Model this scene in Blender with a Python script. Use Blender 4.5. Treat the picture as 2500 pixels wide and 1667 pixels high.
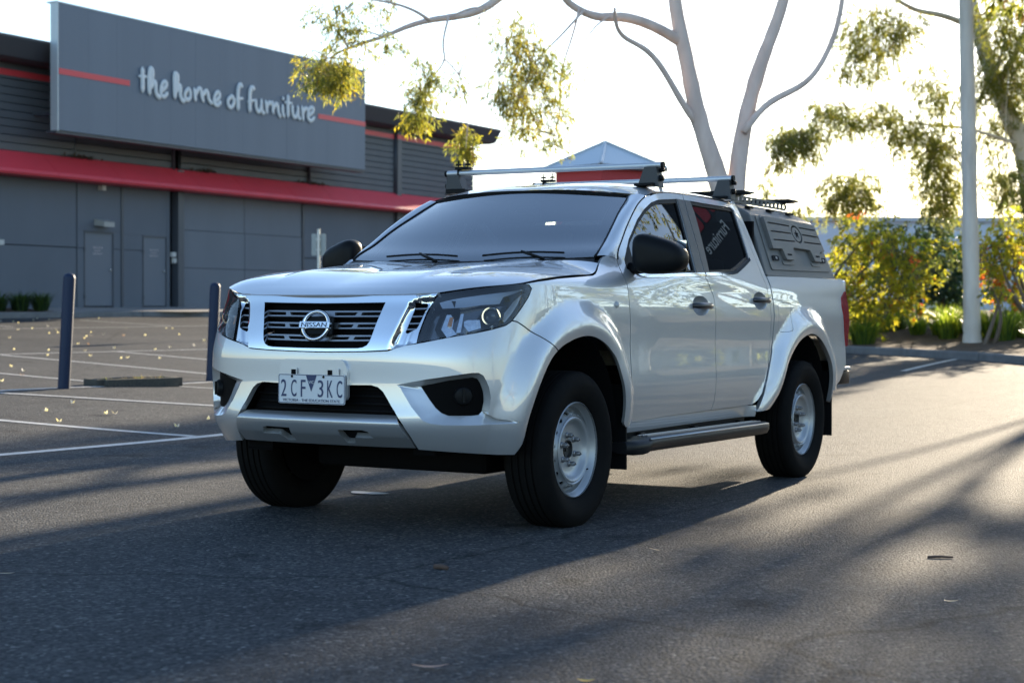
import bpy, bmesh, math, random
import numpy as np
from mathutils import Matrix, Vector, Euler
from mathutils.geometry import delaunay_2d_cdt
for o in list(bpy.data.objects): bpy.data.objects.remove(o)
scene = bpy.context.scene; COL = scene.collection
random.seed(7); RNG = np.random.default_rng(11)

# ------------------------------------------------------------------ camera
CAM = np.array([4.554, -7.121, 1.061]); YAW, PITCH, ROLL, FPX = .51511, .022687, .004, 4120.6
def _basis(yaw, pit, rol):
    fw = np.array([-math.sin(yaw)*math.cos(pit), math.cos(yaw)*math.cos(pit), -math.sin(pit)])
    r0 = np.array([math.cos(yaw), math.sin(yaw), 0.]); u0 = np.cross(r0, fw)
    return r0*math.cos(rol)+u0*math.sin(rol), -r0*math.sin(rol)+u0*math.cos(rol), fw
CR, CU, CF = _basis(YAW, PITCH, ROLL)
cam = bpy.data.cameras.new('camera'); camo = bpy.data.objects.new('camera', cam); COL.objects.link(camo)
cam.sensor_width = 36; cam.lens = FPX/2500*36; cam.clip_start = .1; cam.clip_end = 3000
camo.matrix_world = Matrix([[CR[i], CU[i], -CF[i], CAM[i]] for i in range(3)]+[[0, 0, 0, 1]])
cam.dof.use_dof = True; cam.dof.focus_distance = 8.4; cam.dof.aperture_fstop = 4.0
scene.camera = camo
# ------------------------------------------------------------------ daylight: low sun behind the pickup
SUN_EL, SUN_AZ = math.radians(14), math.radians(-7)      # azimuth from +Y towards +X
SUN = np.array([math.sin(SUN_AZ)*math.cos(SUN_EL), math.cos(SUN_AZ)*math.cos(SUN_EL), math.sin(SUN_EL)])
world = bpy.data.worlds.new('World'); scene.world = world; world.use_nodes = True
nt = world.node_tree; bg = nt.nodes['Background']
sky = nt.nodes.new('ShaderNodeTexSky'); sky.sky_type = 'NISHITA'; sky.sun_disc = False
sky.sun_elevation = SUN_EL; sky.sun_rotation = SUN_AZ; sky.altitude = 60; sky.air_density = .9; sky.dust_density = .35; sky.ozone_density = 1.8
nt.links.new(sky.outputs[0], bg.inputs[0]); bg.inputs[1].default_value = .125
sun = bpy.data.lights.new('sun', 'SUN'); sun.energy = 5.0; sun.angle = math.radians(.53); sun.color = (1, .84, .62)
suno = bpy.data.objects.new('sun', sun); COL.objects.link(suno)
suno.rotation_euler = Vector(-SUN).to_track_quat('-Z', 'Y').to_euler()
vs = scene.view_settings; vs.view_transform = 'Standard'; vs.look = 'None'; vs.gamma = 1; vs.use_curve_mapping = False; vs.exposure = 1.42
scene.cycles.use_denoising = True; scene.cycles.max_bounces = 8; scene.cycles.transparent_max_bounces = 16
scene.cycles.caustics_reflective = False; scene.cycles.caustics_refractive = False

# ------------------------------------------------------------------ helpers
def N(m, t, **kw):
    n = m.node_tree.nodes.new(t)
    for k, v in kw.items(): setattr(n, k, v)
    return n
MATS = {}
def mat(name, col=(.5, .5, .5), rough=.6, metal=0, coat=0, noise=None, bump=None, spec=.5, trans=0, **kw):
    """principled material; noise=(scale, amount, colour2), bump=(scale, strength, distance)"""
    if name in MATS: return MATS[name]
    m = bpy.data.materials.new(name); m.use_nodes = True; MATS[name] = m
    b = m.node_tree.nodes['Principled BSDF']; L = m.node_tree.links
    b.inputs['Base Color'].default_value = (*col, 1); b.inputs['Roughness'].default_value = rough
    b.inputs['Metallic'].default_value = metal; b.inputs['Coat Weight'].default_value = coat; b.inputs['Coat Roughness'].default_value = kw.get('coat_rough', .03)
    b.inputs['Specular IOR Level'].default_value = spec
    tc = N(m, 'ShaderNodeTexCoord')
    if noise:
        t = N(m, 'ShaderNodeTexNoise'); t.inputs['Scale'].default_value = noise[0]; t.inputs['Detail'].default_value = 6
        mp = N(m, 'ShaderNodeMapping'); mp.inputs['Scale'].default_value = kw.get('nscale', (1, 1, 1))
        L.new(tc.outputs['Object'], mp.inputs[0]); L.new(mp.outputs[0], t.inputs['Vector'])
        r = N(m, 'ShaderNodeMapRange'); r.inputs[1].default_value = .3; r.inputs[2].default_value = .7; r.inputs[4].default_value = noise[1]
        L.new(t.outputs['Fac'], r.inputs[0])
        x = N(m, 'ShaderNodeMix', data_type='RGBA'); x.inputs['A'].default_value = (*col, 1); x.inputs['B'].default_value = (*noise[2], 1)
        L.new(r.outputs[0], x.inputs['Factor']); L.new(x.outputs['Result'], b.inputs['Base Color'])
    if bump:
        t = N(m, 'ShaderNodeTexNoise'); t.inputs['Scale'].default_value = bump[0]; t.inputs['Detail'].default_value = 4
        L.new(tc.outputs['Object'], t.inputs['Vector'])
        bp = N(m, 'ShaderNodeBump'); bp.inputs['Strength'].default_value = bump[1]; bp.inputs['Distance'].default_value = bump[2]
        L.new(t.outputs['Fac'], bp.inputs['Height']); L.new(bp.outputs[0], b.inputs['Normal'])
    return m
def glassmat(name, tint, rough=0., ior=1.5, gloss=1., film=None):
    """thin pane: tinted straight-through transmission plus Fresnel reflection"""
    if name in MATS: return MATS[name]
    m = bpy.data.materials.new(name); m.use_nodes = True; MATS[name] = m; nt_ = m.node_tree; nt_.nodes.clear(); L = nt_.links
    out = N(m, 'ShaderNodeOutputMaterial'); tr = N(m, 'ShaderNodeBsdfTransparent'); tr.inputs[0].default_value = (*tint, 1)
    gl = N(m, 'ShaderNodeBsdfGlossy'); gl.inputs['Roughness'].default_value = rough; gl.inputs[0].default_value = (gloss, gloss, gloss, 1)
    fr = N(m, 'ShaderNodeFresnel'); fr.inputs[0].default_value = ior; mx = N(m, 'ShaderNodeMixShader')
    L.new(fr.outputs[0], mx.inputs[0])
    if film:                                   # dust on the outside of the pane
        df = N(m, 'ShaderNodeBsdfDiffuse'); df.inputs[0].default_value = (.5, .5, .48, 1); m2 = N(m, 'ShaderNodeMixShader'); m2.inputs[0].default_value = film
        L.new(tr.outputs[0], m2.inputs[1]); L.new(df.outputs[0], m2.inputs[2]); L.new(m2.outputs[0], mx.inputs[1])
    else: L.new(tr.outputs[0], mx.inputs[1])
    L.new(gl.outputs[0], mx.inputs[2]); L.new(mx.outputs[0], out.inputs[0])
    return m

def obj(name, V, F, m, parent=None, smooth=False, normals=None, mats=None, fm=None):
    me = bpy.data.meshes.new(name); me.from_pydata([tuple(map(float, v)) for v in V], [], [tuple(map(int, f)) for f in F])
    for k in (mats or [m]): me.materials.append(k)
    if fm is not None: me.polygons.foreach_set('material_index', np.asarray(fm, np.int32))
    if smooth: me.polygons.foreach_set('use_smooth', [True]*len(me.polygons))
    if normals is not None: me.normals_split_custom_set_from_vertices([tuple(map(float, n)) for n in normals])
    me.update(); o = bpy.data.objects.new(name, me); COL.objects.link(o)
    if parent is not None: o.parent = parent
    return o
def link(name, me, parent=None, loc=None, rot=None, scale=None):
    o = bpy.data.objects.new(name, me); COL.objects.link(o)
    if parent is not None: o.parent = parent
    if loc is not None: o.location = loc
    if rot is not None: o.rotation_euler = rot
    if scale is not None: o.scale = scale
    return o
def empty(name, loc=(0, 0, 0), parent=None):
    o = bpy.data.objects.new(name, None); COL.objects.link(o); o.location = loc; o.empty_display_size = .2
    if parent is not None: o.parent = parent
    return o
def tag(o, label, cat, group=None):
    o['label'] = label; o['category'] = cat
    if group: o['group'] = group
    return o
def kind(o, k): o['kind'] = k; return o

class MB:
    """collects simple solids into one mesh"""
    def __init__(s): s.V = []; s.F = []
    def add(s, V, F): n = len(s.V); s.V += [tuple(v) for v in V]; s.F += [tuple(i+n for i in f) for f in F]; return s
    def box(s, a, b, bev=0, M=None):
        a = np.minimum(a, b) if False else np.array(a, float); b = np.array(b, float)
        if bev <= 0:
            V = [(x, y, z) for x in (a[0], b[0]) for y in (a[1], b[1]) for z in (a[2], b[2])]
            F = [(0, 1, 3, 2), (4, 6, 7, 5), (0, 4, 5, 1), (2, 3, 7, 6), (0, 2, 6, 4), (1, 5, 7, 3)]
        else:
            bm = bmesh.new(); bmesh.ops.create_cube(bm, size=1)
            for v in bm.verts: v.co = Vector((a+b)/2+np.array(v.co)*(b-a))
            bmesh.ops.bevel(bm, geom=list(bm.edges), offset=bev, segments=2, profile=.5, affect='EDGES')
            bm.verts.index_update(); V = [tuple(v.co) for v in bm.verts]; F = [tuple(v.index for v in f.verts) for f in bm.faces]; bm.free()
        if M is not None: V = [tuple(M @ Vector(v)) for v in V]
        return s.add(V, F)
    def tube(s, pts, r, n=10, caps=True, flat=None):
        pts = [np.array(p, float) for p in pts]; r = [r]*len(pts) if np.isscalar(r) else list(r); V = []; F = []
        up = np.array([0., 0, 1]); prev = None
        for i, p in enumerate(pts):
            t = pts[min(i+1, len(pts)-1)]-pts[max(i-1, 0)]; t = t/(np.linalg.norm(t)+1e-12)
            if prev is None:
                a = np.cross(t, up)
                if np.linalg.norm(a) < .05: a = np.cross(t, [1., 0, 0])
            else: a = prev-t*(prev@t)
            a /= np.linalg.norm(a)+1e-12; prev = a; b = np.cross(t, a)
            for k in range(n):
                th = 2*math.pi*k/n; V.append(p+r[i]*(math.cos(th)*a+math.sin(th)*b))
        for i in range(len(pts)-1):
            for k in range(n): F.append((i*n+k, i*n+(k+1) % n, (i+1)*n+(k+1) % n, (i+1)*n+k))
        if caps: F += [tuple(range(n))[::-1], tuple(range((len(pts)-1)*n, len(pts)*n))]
        if flat is not None: V = [flat(v) for v in V]
        return s.add(V, F)
    def lathe(s, prof, n=48, M=None, closed=False):
        """prof: (radius, axial) pairs; axis = local x"""
        V = []; F = []; m = len(prof)
        for k in range(n):
            th = 2*math.pi*k/n
            for r, a in prof: V.append((a, r*math.cos(th), r*math.sin(th)))
        for k in range(n):
            for i in range(m if closed else m-1):
                j = (i+1) % m; k2 = (k+1) % n; F.append((k*m+i, k*m+j, k2*m+j, k2*m+i))
        if M is not None: V = [tuple(M @ Vector(v)) for v in V]
        return s.add(V, F)
    def prism(s, poly, d, M=None, z0=0):
        """polygon in local xy extruded along z"""
        n = len(poly); V = [(x, y, z0) for x, y in poly]+[(x, y, z0+d) for x, y in poly]
        F = [tuple(range(n))[::-1], tuple(range(n, 2*n))]+[(i, (i+1) % n, n+(i+1) % n, n+i) for i in range(n)]
        if M is not None: V = [tuple(M @ Vector(v)) for v in V]
        return s.add(V, F)
    def build(s, name, m, parent=None, smooth=False, angle=None):
        o = obj(name, s.V, s.F, m, parent, smooth)
        if angle: o.data.set_sharp_from_angle(angle=math.radians(angle))
        return o

def area2(p): return .5*sum(a[0]*b[1]-b[0]*a[1] for a, b in zip(p, p[1:]+p[:1]))
def inset(poly, d):
    """move a closed CCW polygon inwards by d"""
    n = len(poly); out = []
    for i in range(n):
        a, b, c = (np.array(poly[j % n]) for j in (i-1, i, i+1)); e1 = b-a; e2 = c-b
        n1 = np.array([-e1[1], e1[0]])/(np.linalg.norm(e1)+1e-12); n2 = np.array([-e2[1], e2[0]])/(np.linalg.norm(e2)+1e-12)
        m = n1+n2; k = m@m; out.append(tuple(b+d*(2*m/k if k > .5 else n1)))
    return out
def dens(poly, h):
    out = []
    for a, b in zip(poly, poly[1:]+poly[:1]):
        k = max(1, int(math.ceil(math.dist(a, b)/h))); out += [(a[0]+(b[0]-a[0])*t/k, a[1]+(b[1]-a[1])*t/k) for t in range(k)]
    return out
def clean(poly, eps=1e-4):
    out = []
    for p in poly:
        if not out or math.dist(p, out[-1]) > eps: out.append((float(p[0]), float(p[1])))
    if math.dist(out[0], out[-1]) < eps: out.pop()
    return out
def rounded(poly, r, k=4):
    """round the corners of a polygon"""
    n = len(poly); out = []
    for i in range(n):
        a, b, c = (np.array(poly[j % n], float) for j in (i-1, i, i+1)); u = a-b; v = c-b; lu = np.linalg.norm(u); lv = np.linalg.norm(v)
        d = min(r, lu*.45, lv*.45); p = b+u/lu*d; q = b+v/lv*d
        for t in np.linspace(0, 1, k+1): out.append(tuple((1-t)**2*p+2*t*(1-t)*b+t*t*q))
    return out
def inside(pts, poly):
    x, y = pts[:, 0], pts[:, 1]; r = np.zeros(len(pts), bool)
    for (a, b), (c, d) in zip(poly, poly[1:]+poly[:1]):
        if b == d: continue
        r ^= ((b > y) != (d > y)) & (x < (c-a)*(y-b)/(d-b)+a)
    return r
def surf_normal(surf, q):
    h = 2e-3; a = surf(q[:, 0]+h, q[:, 1])-surf(q[:, 0]-h, q[:, 1]); b = surf(q[:, 0], q[:, 1]+h)-surf(q[:, 0], q[:, 1]-h)
    n = np.cross(a, b); return n/(np.linalg.norm(n, axis=1, keepdims=True)+1e-12)
def panel_data(outline, surf, holes=(), h=.03, gap=0., flange=.012, off=0., hb=None, hgap=0.):
    hb = hb or h*.6; outline = clean(outline)
    if area2(outline) < 0: outline = outline[::-1]
    if gap: outline = inset(outline, gap)
    loops = [dens(outline, hb)]
    for q in holes:
        q = clean(q)
        if area2(q) > 0: q = q[::-1]
        if hgap: q = inset(q, hgap)
        loops.append(dens(q, hb))
    P = []; E = []
    for lp in loops:
        n0 = len(P); P += lp; E += [(n0+i, n0+(i+1) % len(lp)) for i in range(len(lp))]
    B = np.array(P); lo, hi = B.min(0), B.max(0); gy, gz = np.arange(lo[0]+h/2, hi[0], h), np.arange(lo[1]+h/2, hi[1], h*.87)
    gx = np.array([(a+(h/2 if j % 2 else 0), b) for j, b in enumerate(gz) for a in gy])
    if len(gx):
        ok = inside(gx, loops[0])
        for lp in loops[1:]: ok &= ~inside(gx, lp)
        gx = gx[ok]
        if len(gx):
            dm = np.full(len(gx), 9.)
            for i in range(0, len(B), 400): dm = np.minimum(dm, np.sqrt(((gx[:, None]-B[None, i:i+400])**2).sum(-1)).min(1))
            P += [tuple(p) for p in gx[dm > h*.45]]
    co, _, fc, ov, *_ = delaunay_2d_cdt([Vector(p) for p in P], E, [], 0, 1e-6)
    Q = np.array([tuple(v) for v in co]); T = np.array([tuple(f) for f in fc if len(f) == 3]); ctr = Q[T].mean(1)
    ok = inside(ctr, loops[0])
    for lp in loops[1:]: ok &= ~inside(ctr, lp)
    T = T[ok]; d = Q[T]; ar = (d[:, 1, 0]-d[:, 0, 0])*(d[:, 2, 1]-d[:, 0, 1])-(d[:, 2, 0]-d[:, 0, 0])*(d[:, 1, 1]-d[:, 0, 1])
    T = T[np.abs(ar) > 1e-9]; ar = ar[np.abs(ar) > 1e-9]; T[ar < 0] = T[ar < 0][:, ::-1]
    used = np.unique(T); mp = -np.ones(len(Q), int); mp[used] = np.arange(len(used)); Q = Q[used]; T = mp[T]
    nr = surf_normal(surf, Q); V = surf(Q[:, 0], Q[:, 1])+nr*off
    V = list(V); NR = list(nr); F = [tuple(t) for t in T]
    if flange:
        for lp in loops:
            q = np.array(lp); n3 = surf_normal(surf, q); a = surf(q[:, 0], q[:, 1])+n3*off; b = a-n3*flange
            t = np.roll(a, -1, 0)-np.roll(a, 1, 0); so = np.cross(t, n3); so /= np.linalg.norm(so, axis=1, keepdims=True)+1e-12
            k = len(V); m = len(lp); V += list(a)+list(b); NR += list(so)+list(so)
            F += [(k+i, k+m+i, k+m+(i+1) % m, k+(i+1) % m) for i in range(m)]
    return np.array(V), F, np.array(NR)
def panel(name, outline, m, parent=None, surf=None, side=1, **kw):
    V, F, NR = panel_data(outline, surf or BODY, **kw)
    if side < 0:
        V = V*[-1, 1, 1]; NR = NR*[-1, 1, 1]; F = [f[::-1] for f in F]
    return obj(name, V, F, m, parent, True, NR)
def both(name, outline, m, parents, **kw):
    """the same panel on the left and on the right of the truck"""
    V, F, NR = panel_data(outline, kw.pop('surf', None) or BODY, **kw); r = []
    for sd, p in zip((1, -1), parents if isinstance(parents, (list, tuple)) else (parents, parents)):
        r.append(obj(name, V*[sd, 1, 1], F if sd > 0 else [f[::-1] for f in F], m, p, True, NR*[sd, 1, 1]))
    return r
def grid(name, fn, nu, nv, m, parent=None, smooth=True, thick=0):
    u = np.linspace(0, 1, nu); v = np.linspace(0, 1, nv); U, Vv = np.meshgrid(u, v, indexing='ij'); P = fn(U.ravel(), Vv.ravel())
    F = [(i*nv+j, (i+1)*nv+j, (i+1)*nv+j+1, i*nv+j+1) for i in range(nu-1) for j in range(nv-1)]
    return obj(name, P, F, m, parent, smooth)
def text_mesh(txt, size=1, extrude=.002, bevel=0, align='CENTER'):
    c = bpy.data.curves.new('lettering', 'FONT'); c.body = txt; c.size = size; c.extrude = extrude; c.bevel_depth = bevel; c.align_x = align; c.align_y = 'CENTER'; c.resolution_u = 5
    o = bpy.data.objects.new('lettering', c); COL.objects.link(o); dg = bpy.context.evaluated_depsgraph_get()
    me = bpy.data.meshes.new_from_object(o.evaluated_get(dg)); bpy.data.objects.remove(o); bpy.data.curves.remove(c)
    return me
def text(name, txt, m, M, width=None, height=None, parent=None, extrude=.002, bevel=0):
    me = text_mesh(txt, 1, extrude, bevel); co = np.array([v.co[:] for v in me.vertices]); lo, hi = co.min(0), co.max(0); c = (lo+hi)/2
    sx = width/(hi[0]-lo[0]) if width else None; sy = height/(hi[1]-lo[1]) if height else None; sx = sx or sy; sy = sy or sx
    for v in me.vertices: v.co = M @ Vector(((v.co.x-c[0])*sx, (v.co.y-c[1])*sy, v.co.z))
    me.materials.clear(); me.materials.append(m); me.name = name
    return link(name, me, parent)
def frame_m(o, x, y):
    """matrix with origin o and local x,y axes"""
    x = Vector(x).normalized(); y = Vector(y); y = (y-x*x.dot(y)).normalized(); z = x.cross(y)
    return Matrix(((x.x, y.x, z.x, o[0]), (x.y, y.y, z.y, o[1]), (x.z, y.z, z.z, o[2]), (0, 0, 0, 1)))

# ---- pickup body skin: plan / section curves, all in metres, truck frame (x left, y rearward, z up)
def spline(xs, ys):
    xs = np.array(xs, float); ys = np.array(ys, float); n = len(xs); h = np.diff(xs)
    A = np.eye(n); b = np.zeros(n)
    for i in range(1, n-1):
        A[i, i-1] = h[i-1]; A[i, i] = 2*(h[i-1]+h[i]); A[i, i+1] = h[i]
        b[i] = 6*((ys[i+1]-ys[i])/h[i] - (ys[i]-ys[i-1])/h[i-1])
    M = np.linalg.solve(A, b)
    def ev(x):
        x = np.clip(np.asarray(x, float), xs[0], xs[-1]); i = np.clip(np.searchsorted(xs, x)-1, 0, n-2)
        d = x-xs[i]; hi = h[i]
        return ys[i]+d*((ys[i+1]-ys[i])/hi-hi*(2*M[i]+M[i+1])/6)+d*d*M[i]/2+d**3*(M[i+1]-M[i])/(6*hi)
    return ev

ZPROF = spline([.30,.36,.42,.50,.58,.66,.72,.80,.88,.96,1.02,1.08,1.14,1.20,1.26,1.32,1.40],
               [-.105,-.075,-.050,-.027,-.012,-.004,-.004,-.008,-.009,-.005,-.003,-.007,-.015,-.025,-.038,-.054,-.080])
YPROF = spline([-.95,-.4,0,.4,.8,1.6,2.4,3.2,4.3], [-.018,-.012,-.010,-.006,0,.003,0,-.005,-.028])
NOSE = spline([.30,.36,.40,.44,.48,.52,.58,.64,.70,.76,.82,.88,.94,1.0,1.05,1.09,1.14,1.22],
              [-.74,-.80,-.84,-.872,-.898,-.910,-.905,-.900,-.898,-.899,-.898,-.888,-.872,-.854,-.838,-.826,-.80,-.75])
ARCH_F = [(-.478,.34),(-.462,.40),(-.452,.47),(-.443,.537),(-.428,.60),(-.398,.671),(-.350,.740),(-.2955,.797),(-.239,.838),(-.165,.873),(-.074,.894),(.023,.903),(.123,.893),(.225,.861),(.295,.821),(.340,.784),(.383,.716),(.430,.626),(.462,.52),(.48,.42),(.485,.36)]
ARCH_R = [(2.43,.41),(2.50,.455),(2.565,.505),(2.633,.577),(2.715,.705),(2.792,.776),(2.916,.848),(3.044,.891),(3.175,.907),(3.31,.886),(3.425,.836),(3.52,.766),(3.575,.700),(3.612,.61),(3.63,.53),(3.64,.45)]
def segdist(y, z, pl):
    y = np.asarray(y, float); z = np.asarray(z, float); best = np.full(np.broadcast(y, z).shape, 9.)
    for (a, b), (c, d) in zip(pl[:-1], pl[1:]):
        t = np.clip(((y-a)*(c-a)+(z-b)*(d-b))/((c-a)**2+(d-b)**2), 0, 1)
        best = np.minimum(best, np.hypot(y-a-t*(c-a), z-b-t*(d-b)))
    return best
def smooth_pl(pl, m=4):
    t = np.arange(len(pl)); a = np.array(pl); sy = spline(t, a[:, 0]); sz = spline(t, a[:, 1])
    u = np.linspace(0, len(pl)-1, (len(pl)-1)*m+1); return list(zip(sy(u), sz(u)))
ARCH_F = smooth_pl(ARCH_F); ARCH_R = smooth_pl(ARCH_R)
def sstep(t): t = np.clip(t, 0, 1); return t*t*(3-2*t)
def flare_y(s, z):
    o = 0
    for pl, A in ((ARCH_F, .058), (ARCH_R, .056)):
        d = segdist(s, z, pl); t = np.clip((d-.045)/.135, 0, 1)
        lip = .008*np.clip(1-d/.045, 0, 1)**1.5
        o = o+A*(1-(.65*sstep(t)+.35*t**1.5))-lip
    return o
def G(y, z):
    dz = z-1.28; o = np.where(y < 1.6, -.048*(np.clip(1.6-y, 0, 1.4)/.95)**2, -.020*(np.clip(y-1.6, 0, .95)/.9)**2)
    return .848-.36*dz-.11*np.maximum(dz, 0)**2+o
def S(y, z, s=None):
    s = y if s is None else s; w = sstep((z-1.14)/.14)
    return (.885+ZPROF(z)+YPROF(y)+flare_y(s, z))*(1-w)+G(y, z)*w
YJ, NREF, NEXP = -.16, -.90, 2.9
def nexp(z): return 3.35-.55*sstep((z-.80)/.28)
_ph = np.linspace(0, np.pi/2, 4000); _ex = np.cos(_ph)**(2/NEXP); _ey = np.sin(_ph)**(2/NEXP)
_al = np.concatenate([[0], np.cumsum(np.hypot(np.diff(_ex)*.87, np.diff(_ey)*(YJ-NREF)))]); LF = _al[-1]; SMIN = YJ-LF
def BODY(s, z):
    s = np.asarray(s, float); z = np.asarray(z, float); sg = np.where(s < SMIN, -1., 1.)
    s = np.where(s < SMIN, 2*SMIN-s, s)           # s below SMIN runs round to the other side
    a = np.clip(YJ-s, 0, LF-1e-9); ph = np.interp(a, _al, _ph); n = 2/nexp(z); ex = np.cos(ph)**n; ey = np.sin(ph)**n
    y = np.where(s >= YJ, s, YJ-ey*(YJ-NREF+(NREF-NOSE(z)) ))
    return np.stack([sg*ex*S(y, z, s), y, z*np.ones_like(s)], -1)
def GLASS(y, z): return np.stack([G(y, z), y+0*z, z+0*y], -1)

# ---- ground height: gentle fall round the pickup, rising towards the store
_GC = np.array([(-2,-3,.0312),(2,-3,.0390),(-2,5,-.0623),(2,5,-.0546),(0,1,-.0117),(-2,1,-.0156),(2,1,-.0078),(4,-7,.0896),(6,-2,.035),(-4,-6,.0624),(8,4,-.03),(3,-12,.14),
  (-8.83,6.54,.108),(-9.54,9.82,.045),(-5,3,-.02),(-13,10,.16),(-28,23.9,.60),(-27.6,30,.66),(-27.5,45,.70),(-27.6,10,.56),(-20,18,.36),(-7,27,.06),(-4,24,.05),(-1,19.5,.03),(2,30,.06),
  (12,20,.0),(25,10,.0),(0,-25,.22),(-20,-10,.25),(-15,40,.35),(15,45,.05),(-10,60,.35),(-27,-10,.5),(30,50,.05),(20,-20,.1)])
def _tk(r2): return np.where(r2 > 1e-9, .5*r2*np.log(r2+1e-12), 0)
_n = len(_GC); _A = np.zeros((_n+3, _n+3)); _A[:_n, :_n] = _tk(((_GC[:, None, :2]-_GC[None, :, :2])**2).sum(-1))+np.eye(_n)*.5
_A[:_n, _n] = 1; _A[:_n, _n+1:] = _GC[:, :2]; _A[_n, :_n] = 1; _A[_n+1:, :_n] = _GC[:, :2].T
_w = np.linalg.solve(_A, np.concatenate([_GC[:, 2], [0, 0, 0]]))
def gz(x, y):
    x = np.clip(np.asarray(x, float), -32, 32); y = np.clip(np.asarray(y, float), -25, 62); s = x.shape; q = np.stack([x.ravel(), y.ravel()], 1)
    r = _tk(((q[:, None]-_GC[None, :, :2])**2).sum(-1))@_w[:_n]+_w[_n]+q@_w[_n+1:]
    return r.reshape(s)

# ------------------------------------------------------------------ asphalt car park
def asphalt():
    m = bpy.data.materials.new('asphalt'); m.use_nodes = True; L = m.node_tree.links; b = m.node_tree.nodes['Principled BSDF']
    tc = N(m, 'ShaderNodeTexCoord'); P_ = tc.outputs['Object']
    def noise(sc, det=5, rough=.6):
        t = N(m, 'ShaderNodeTexNoise'); t.inputs['Scale'].default_value = sc; t.inputs['Detail'].default_value = det; t.inputs['Roughness'].default_value = rough; L.new(P_, t.inputs['Vector']); return t.outputs['Fac']
    def ramp(src, stops):
        r = N(m, 'ShaderNodeValToRGB'); e = r.color_ramp.elements
        while len(e) < len(stops): e.new(.5)
        for k, (p, c) in zip(e, stops): k.position = p; k.color = (*c, 1)
        L.new(src, r.inputs[0]); return r.outputs[0]
    def mixc(a, b_, f, mode='MULTIPLY'):
        x = N(m, 'ShaderNodeMix', data_type='RGBA', blend_type=mode); x.inputs['Factor'].default_value = f; L.new(a, x.inputs['A']); L.new(b_, x.inputs['B']); return x.outputs['Result']
    v = N(m, 'ShaderNodeTexVoronoi'); v.inputs['Scale'].default_value = 78; v.inputs['Randomness'].default_value = 1; L.new(P_, v.inputs['Vector'])
    stone = ramp(v.outputs['Color'], [(0, (.028, .031, .035)), (.5, (.066, .069, .074)), (.82, (.118, .120, .121)), (1, (.30, .295, .285))])
    big = ramp(noise(.35, 6), [(.3, (.70, .72, .75)), (.7, (1.16, 1.14, 1.10))]); mid = ramp(noise(6, 5), [(.3, (.86, .86, .87)), (.7, (1.10, 1.10, 1.10))])
    st = ramp(noise(1.1, 4, .5), [(.60, (1, 1, 1)), (.74, (.70, .70, .72))])
    oil = ramp(noise(2.3, 2, .4), [(.66, (1, 1, 1)), (.73, (.42, .42, .44))])
    wv = N(m, 'ShaderNodeTexNoise'); wv.inputs['Scale'].default_value = 3; L.new(P_, wv.inputs['Vector']); ad = N(m, 'ShaderNodeVectorMath', operation='MULTIPLY_ADD'); L.new(wv.outputs['Color'], ad.inputs[0]); ad.inputs[1].default_value = (.22, .22, 0); L.new(P_, ad.inputs[2])
    vc = N(m, 'ShaderNodeTexVoronoi', feature='DISTANCE_TO_EDGE'); vc.inputs['Scale'].default_value = .19; L.new(ad.outputs[0], vc.inputs['Vector'])
    crack = ramp(vc.outputs['Distance'], [(.0, (.35, .35, .36)), (.0035, (1, 1, 1))])
    c = mixc(mixc(mixc(mixc(mixc(stone, big, 1), mid, 1), st, .8), oil, .75), crack, .8); L.new(c, b.inputs['Base Color']); b.inputs['Roughness'].default_value = .8; b.inputs['Specular IOR Level'].default_value = .12
    bp = N(m, 'ShaderNodeBump'); bp.inputs['Strength'].default_value = 1.; bp.inputs['Distance'].default_value = .007
    mx = N(m, 'ShaderNodeMath', operation='MULTIPLY_ADD'); L.new(noise(230, 3), mx.inputs[0]); mx.inputs[1].default_value = .6
    inv = N(m, 'ShaderNodeMath', operation='MULTIPLY'); L.new(v.outputs['Distance'], inv.inputs[0]); inv.inputs[1].default_value = -1.2; L.new(inv.outputs[0], mx.inputs[2])
    L.new(mx.outputs[0], bp.inputs['Height']); L.new(bp.outputs[0], b.inputs['Normal'])
    return m
ASPH = asphalt()
ax = np.unique(np.concatenate([np.linspace(-800, -60, 12), np.arange(-50, 45, 1.25), np.linspace(60, 800, 12)])); ay = np.unique(np.concatenate([np.linspace(-500, -40, 8), np.arange(-30, 80, 1.25), np.linspace(100, 1500, 14)]))
X_, Y_ = np.meshgrid(ax, ay, indexing='ij'); Zg = gz(X_, Y_); nx, ny = X_.shape
ground = kind(obj('ground', np.stack([X_.ravel(), Y_.ravel(), Zg.ravel()], 1), [(i*ny+j, (i+1)*ny+j, (i+1)*ny+j+1, i*ny+j+1) for i in range(nx-1) for j in range(ny-1)], ASPH, None, True), 'structure')
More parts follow.
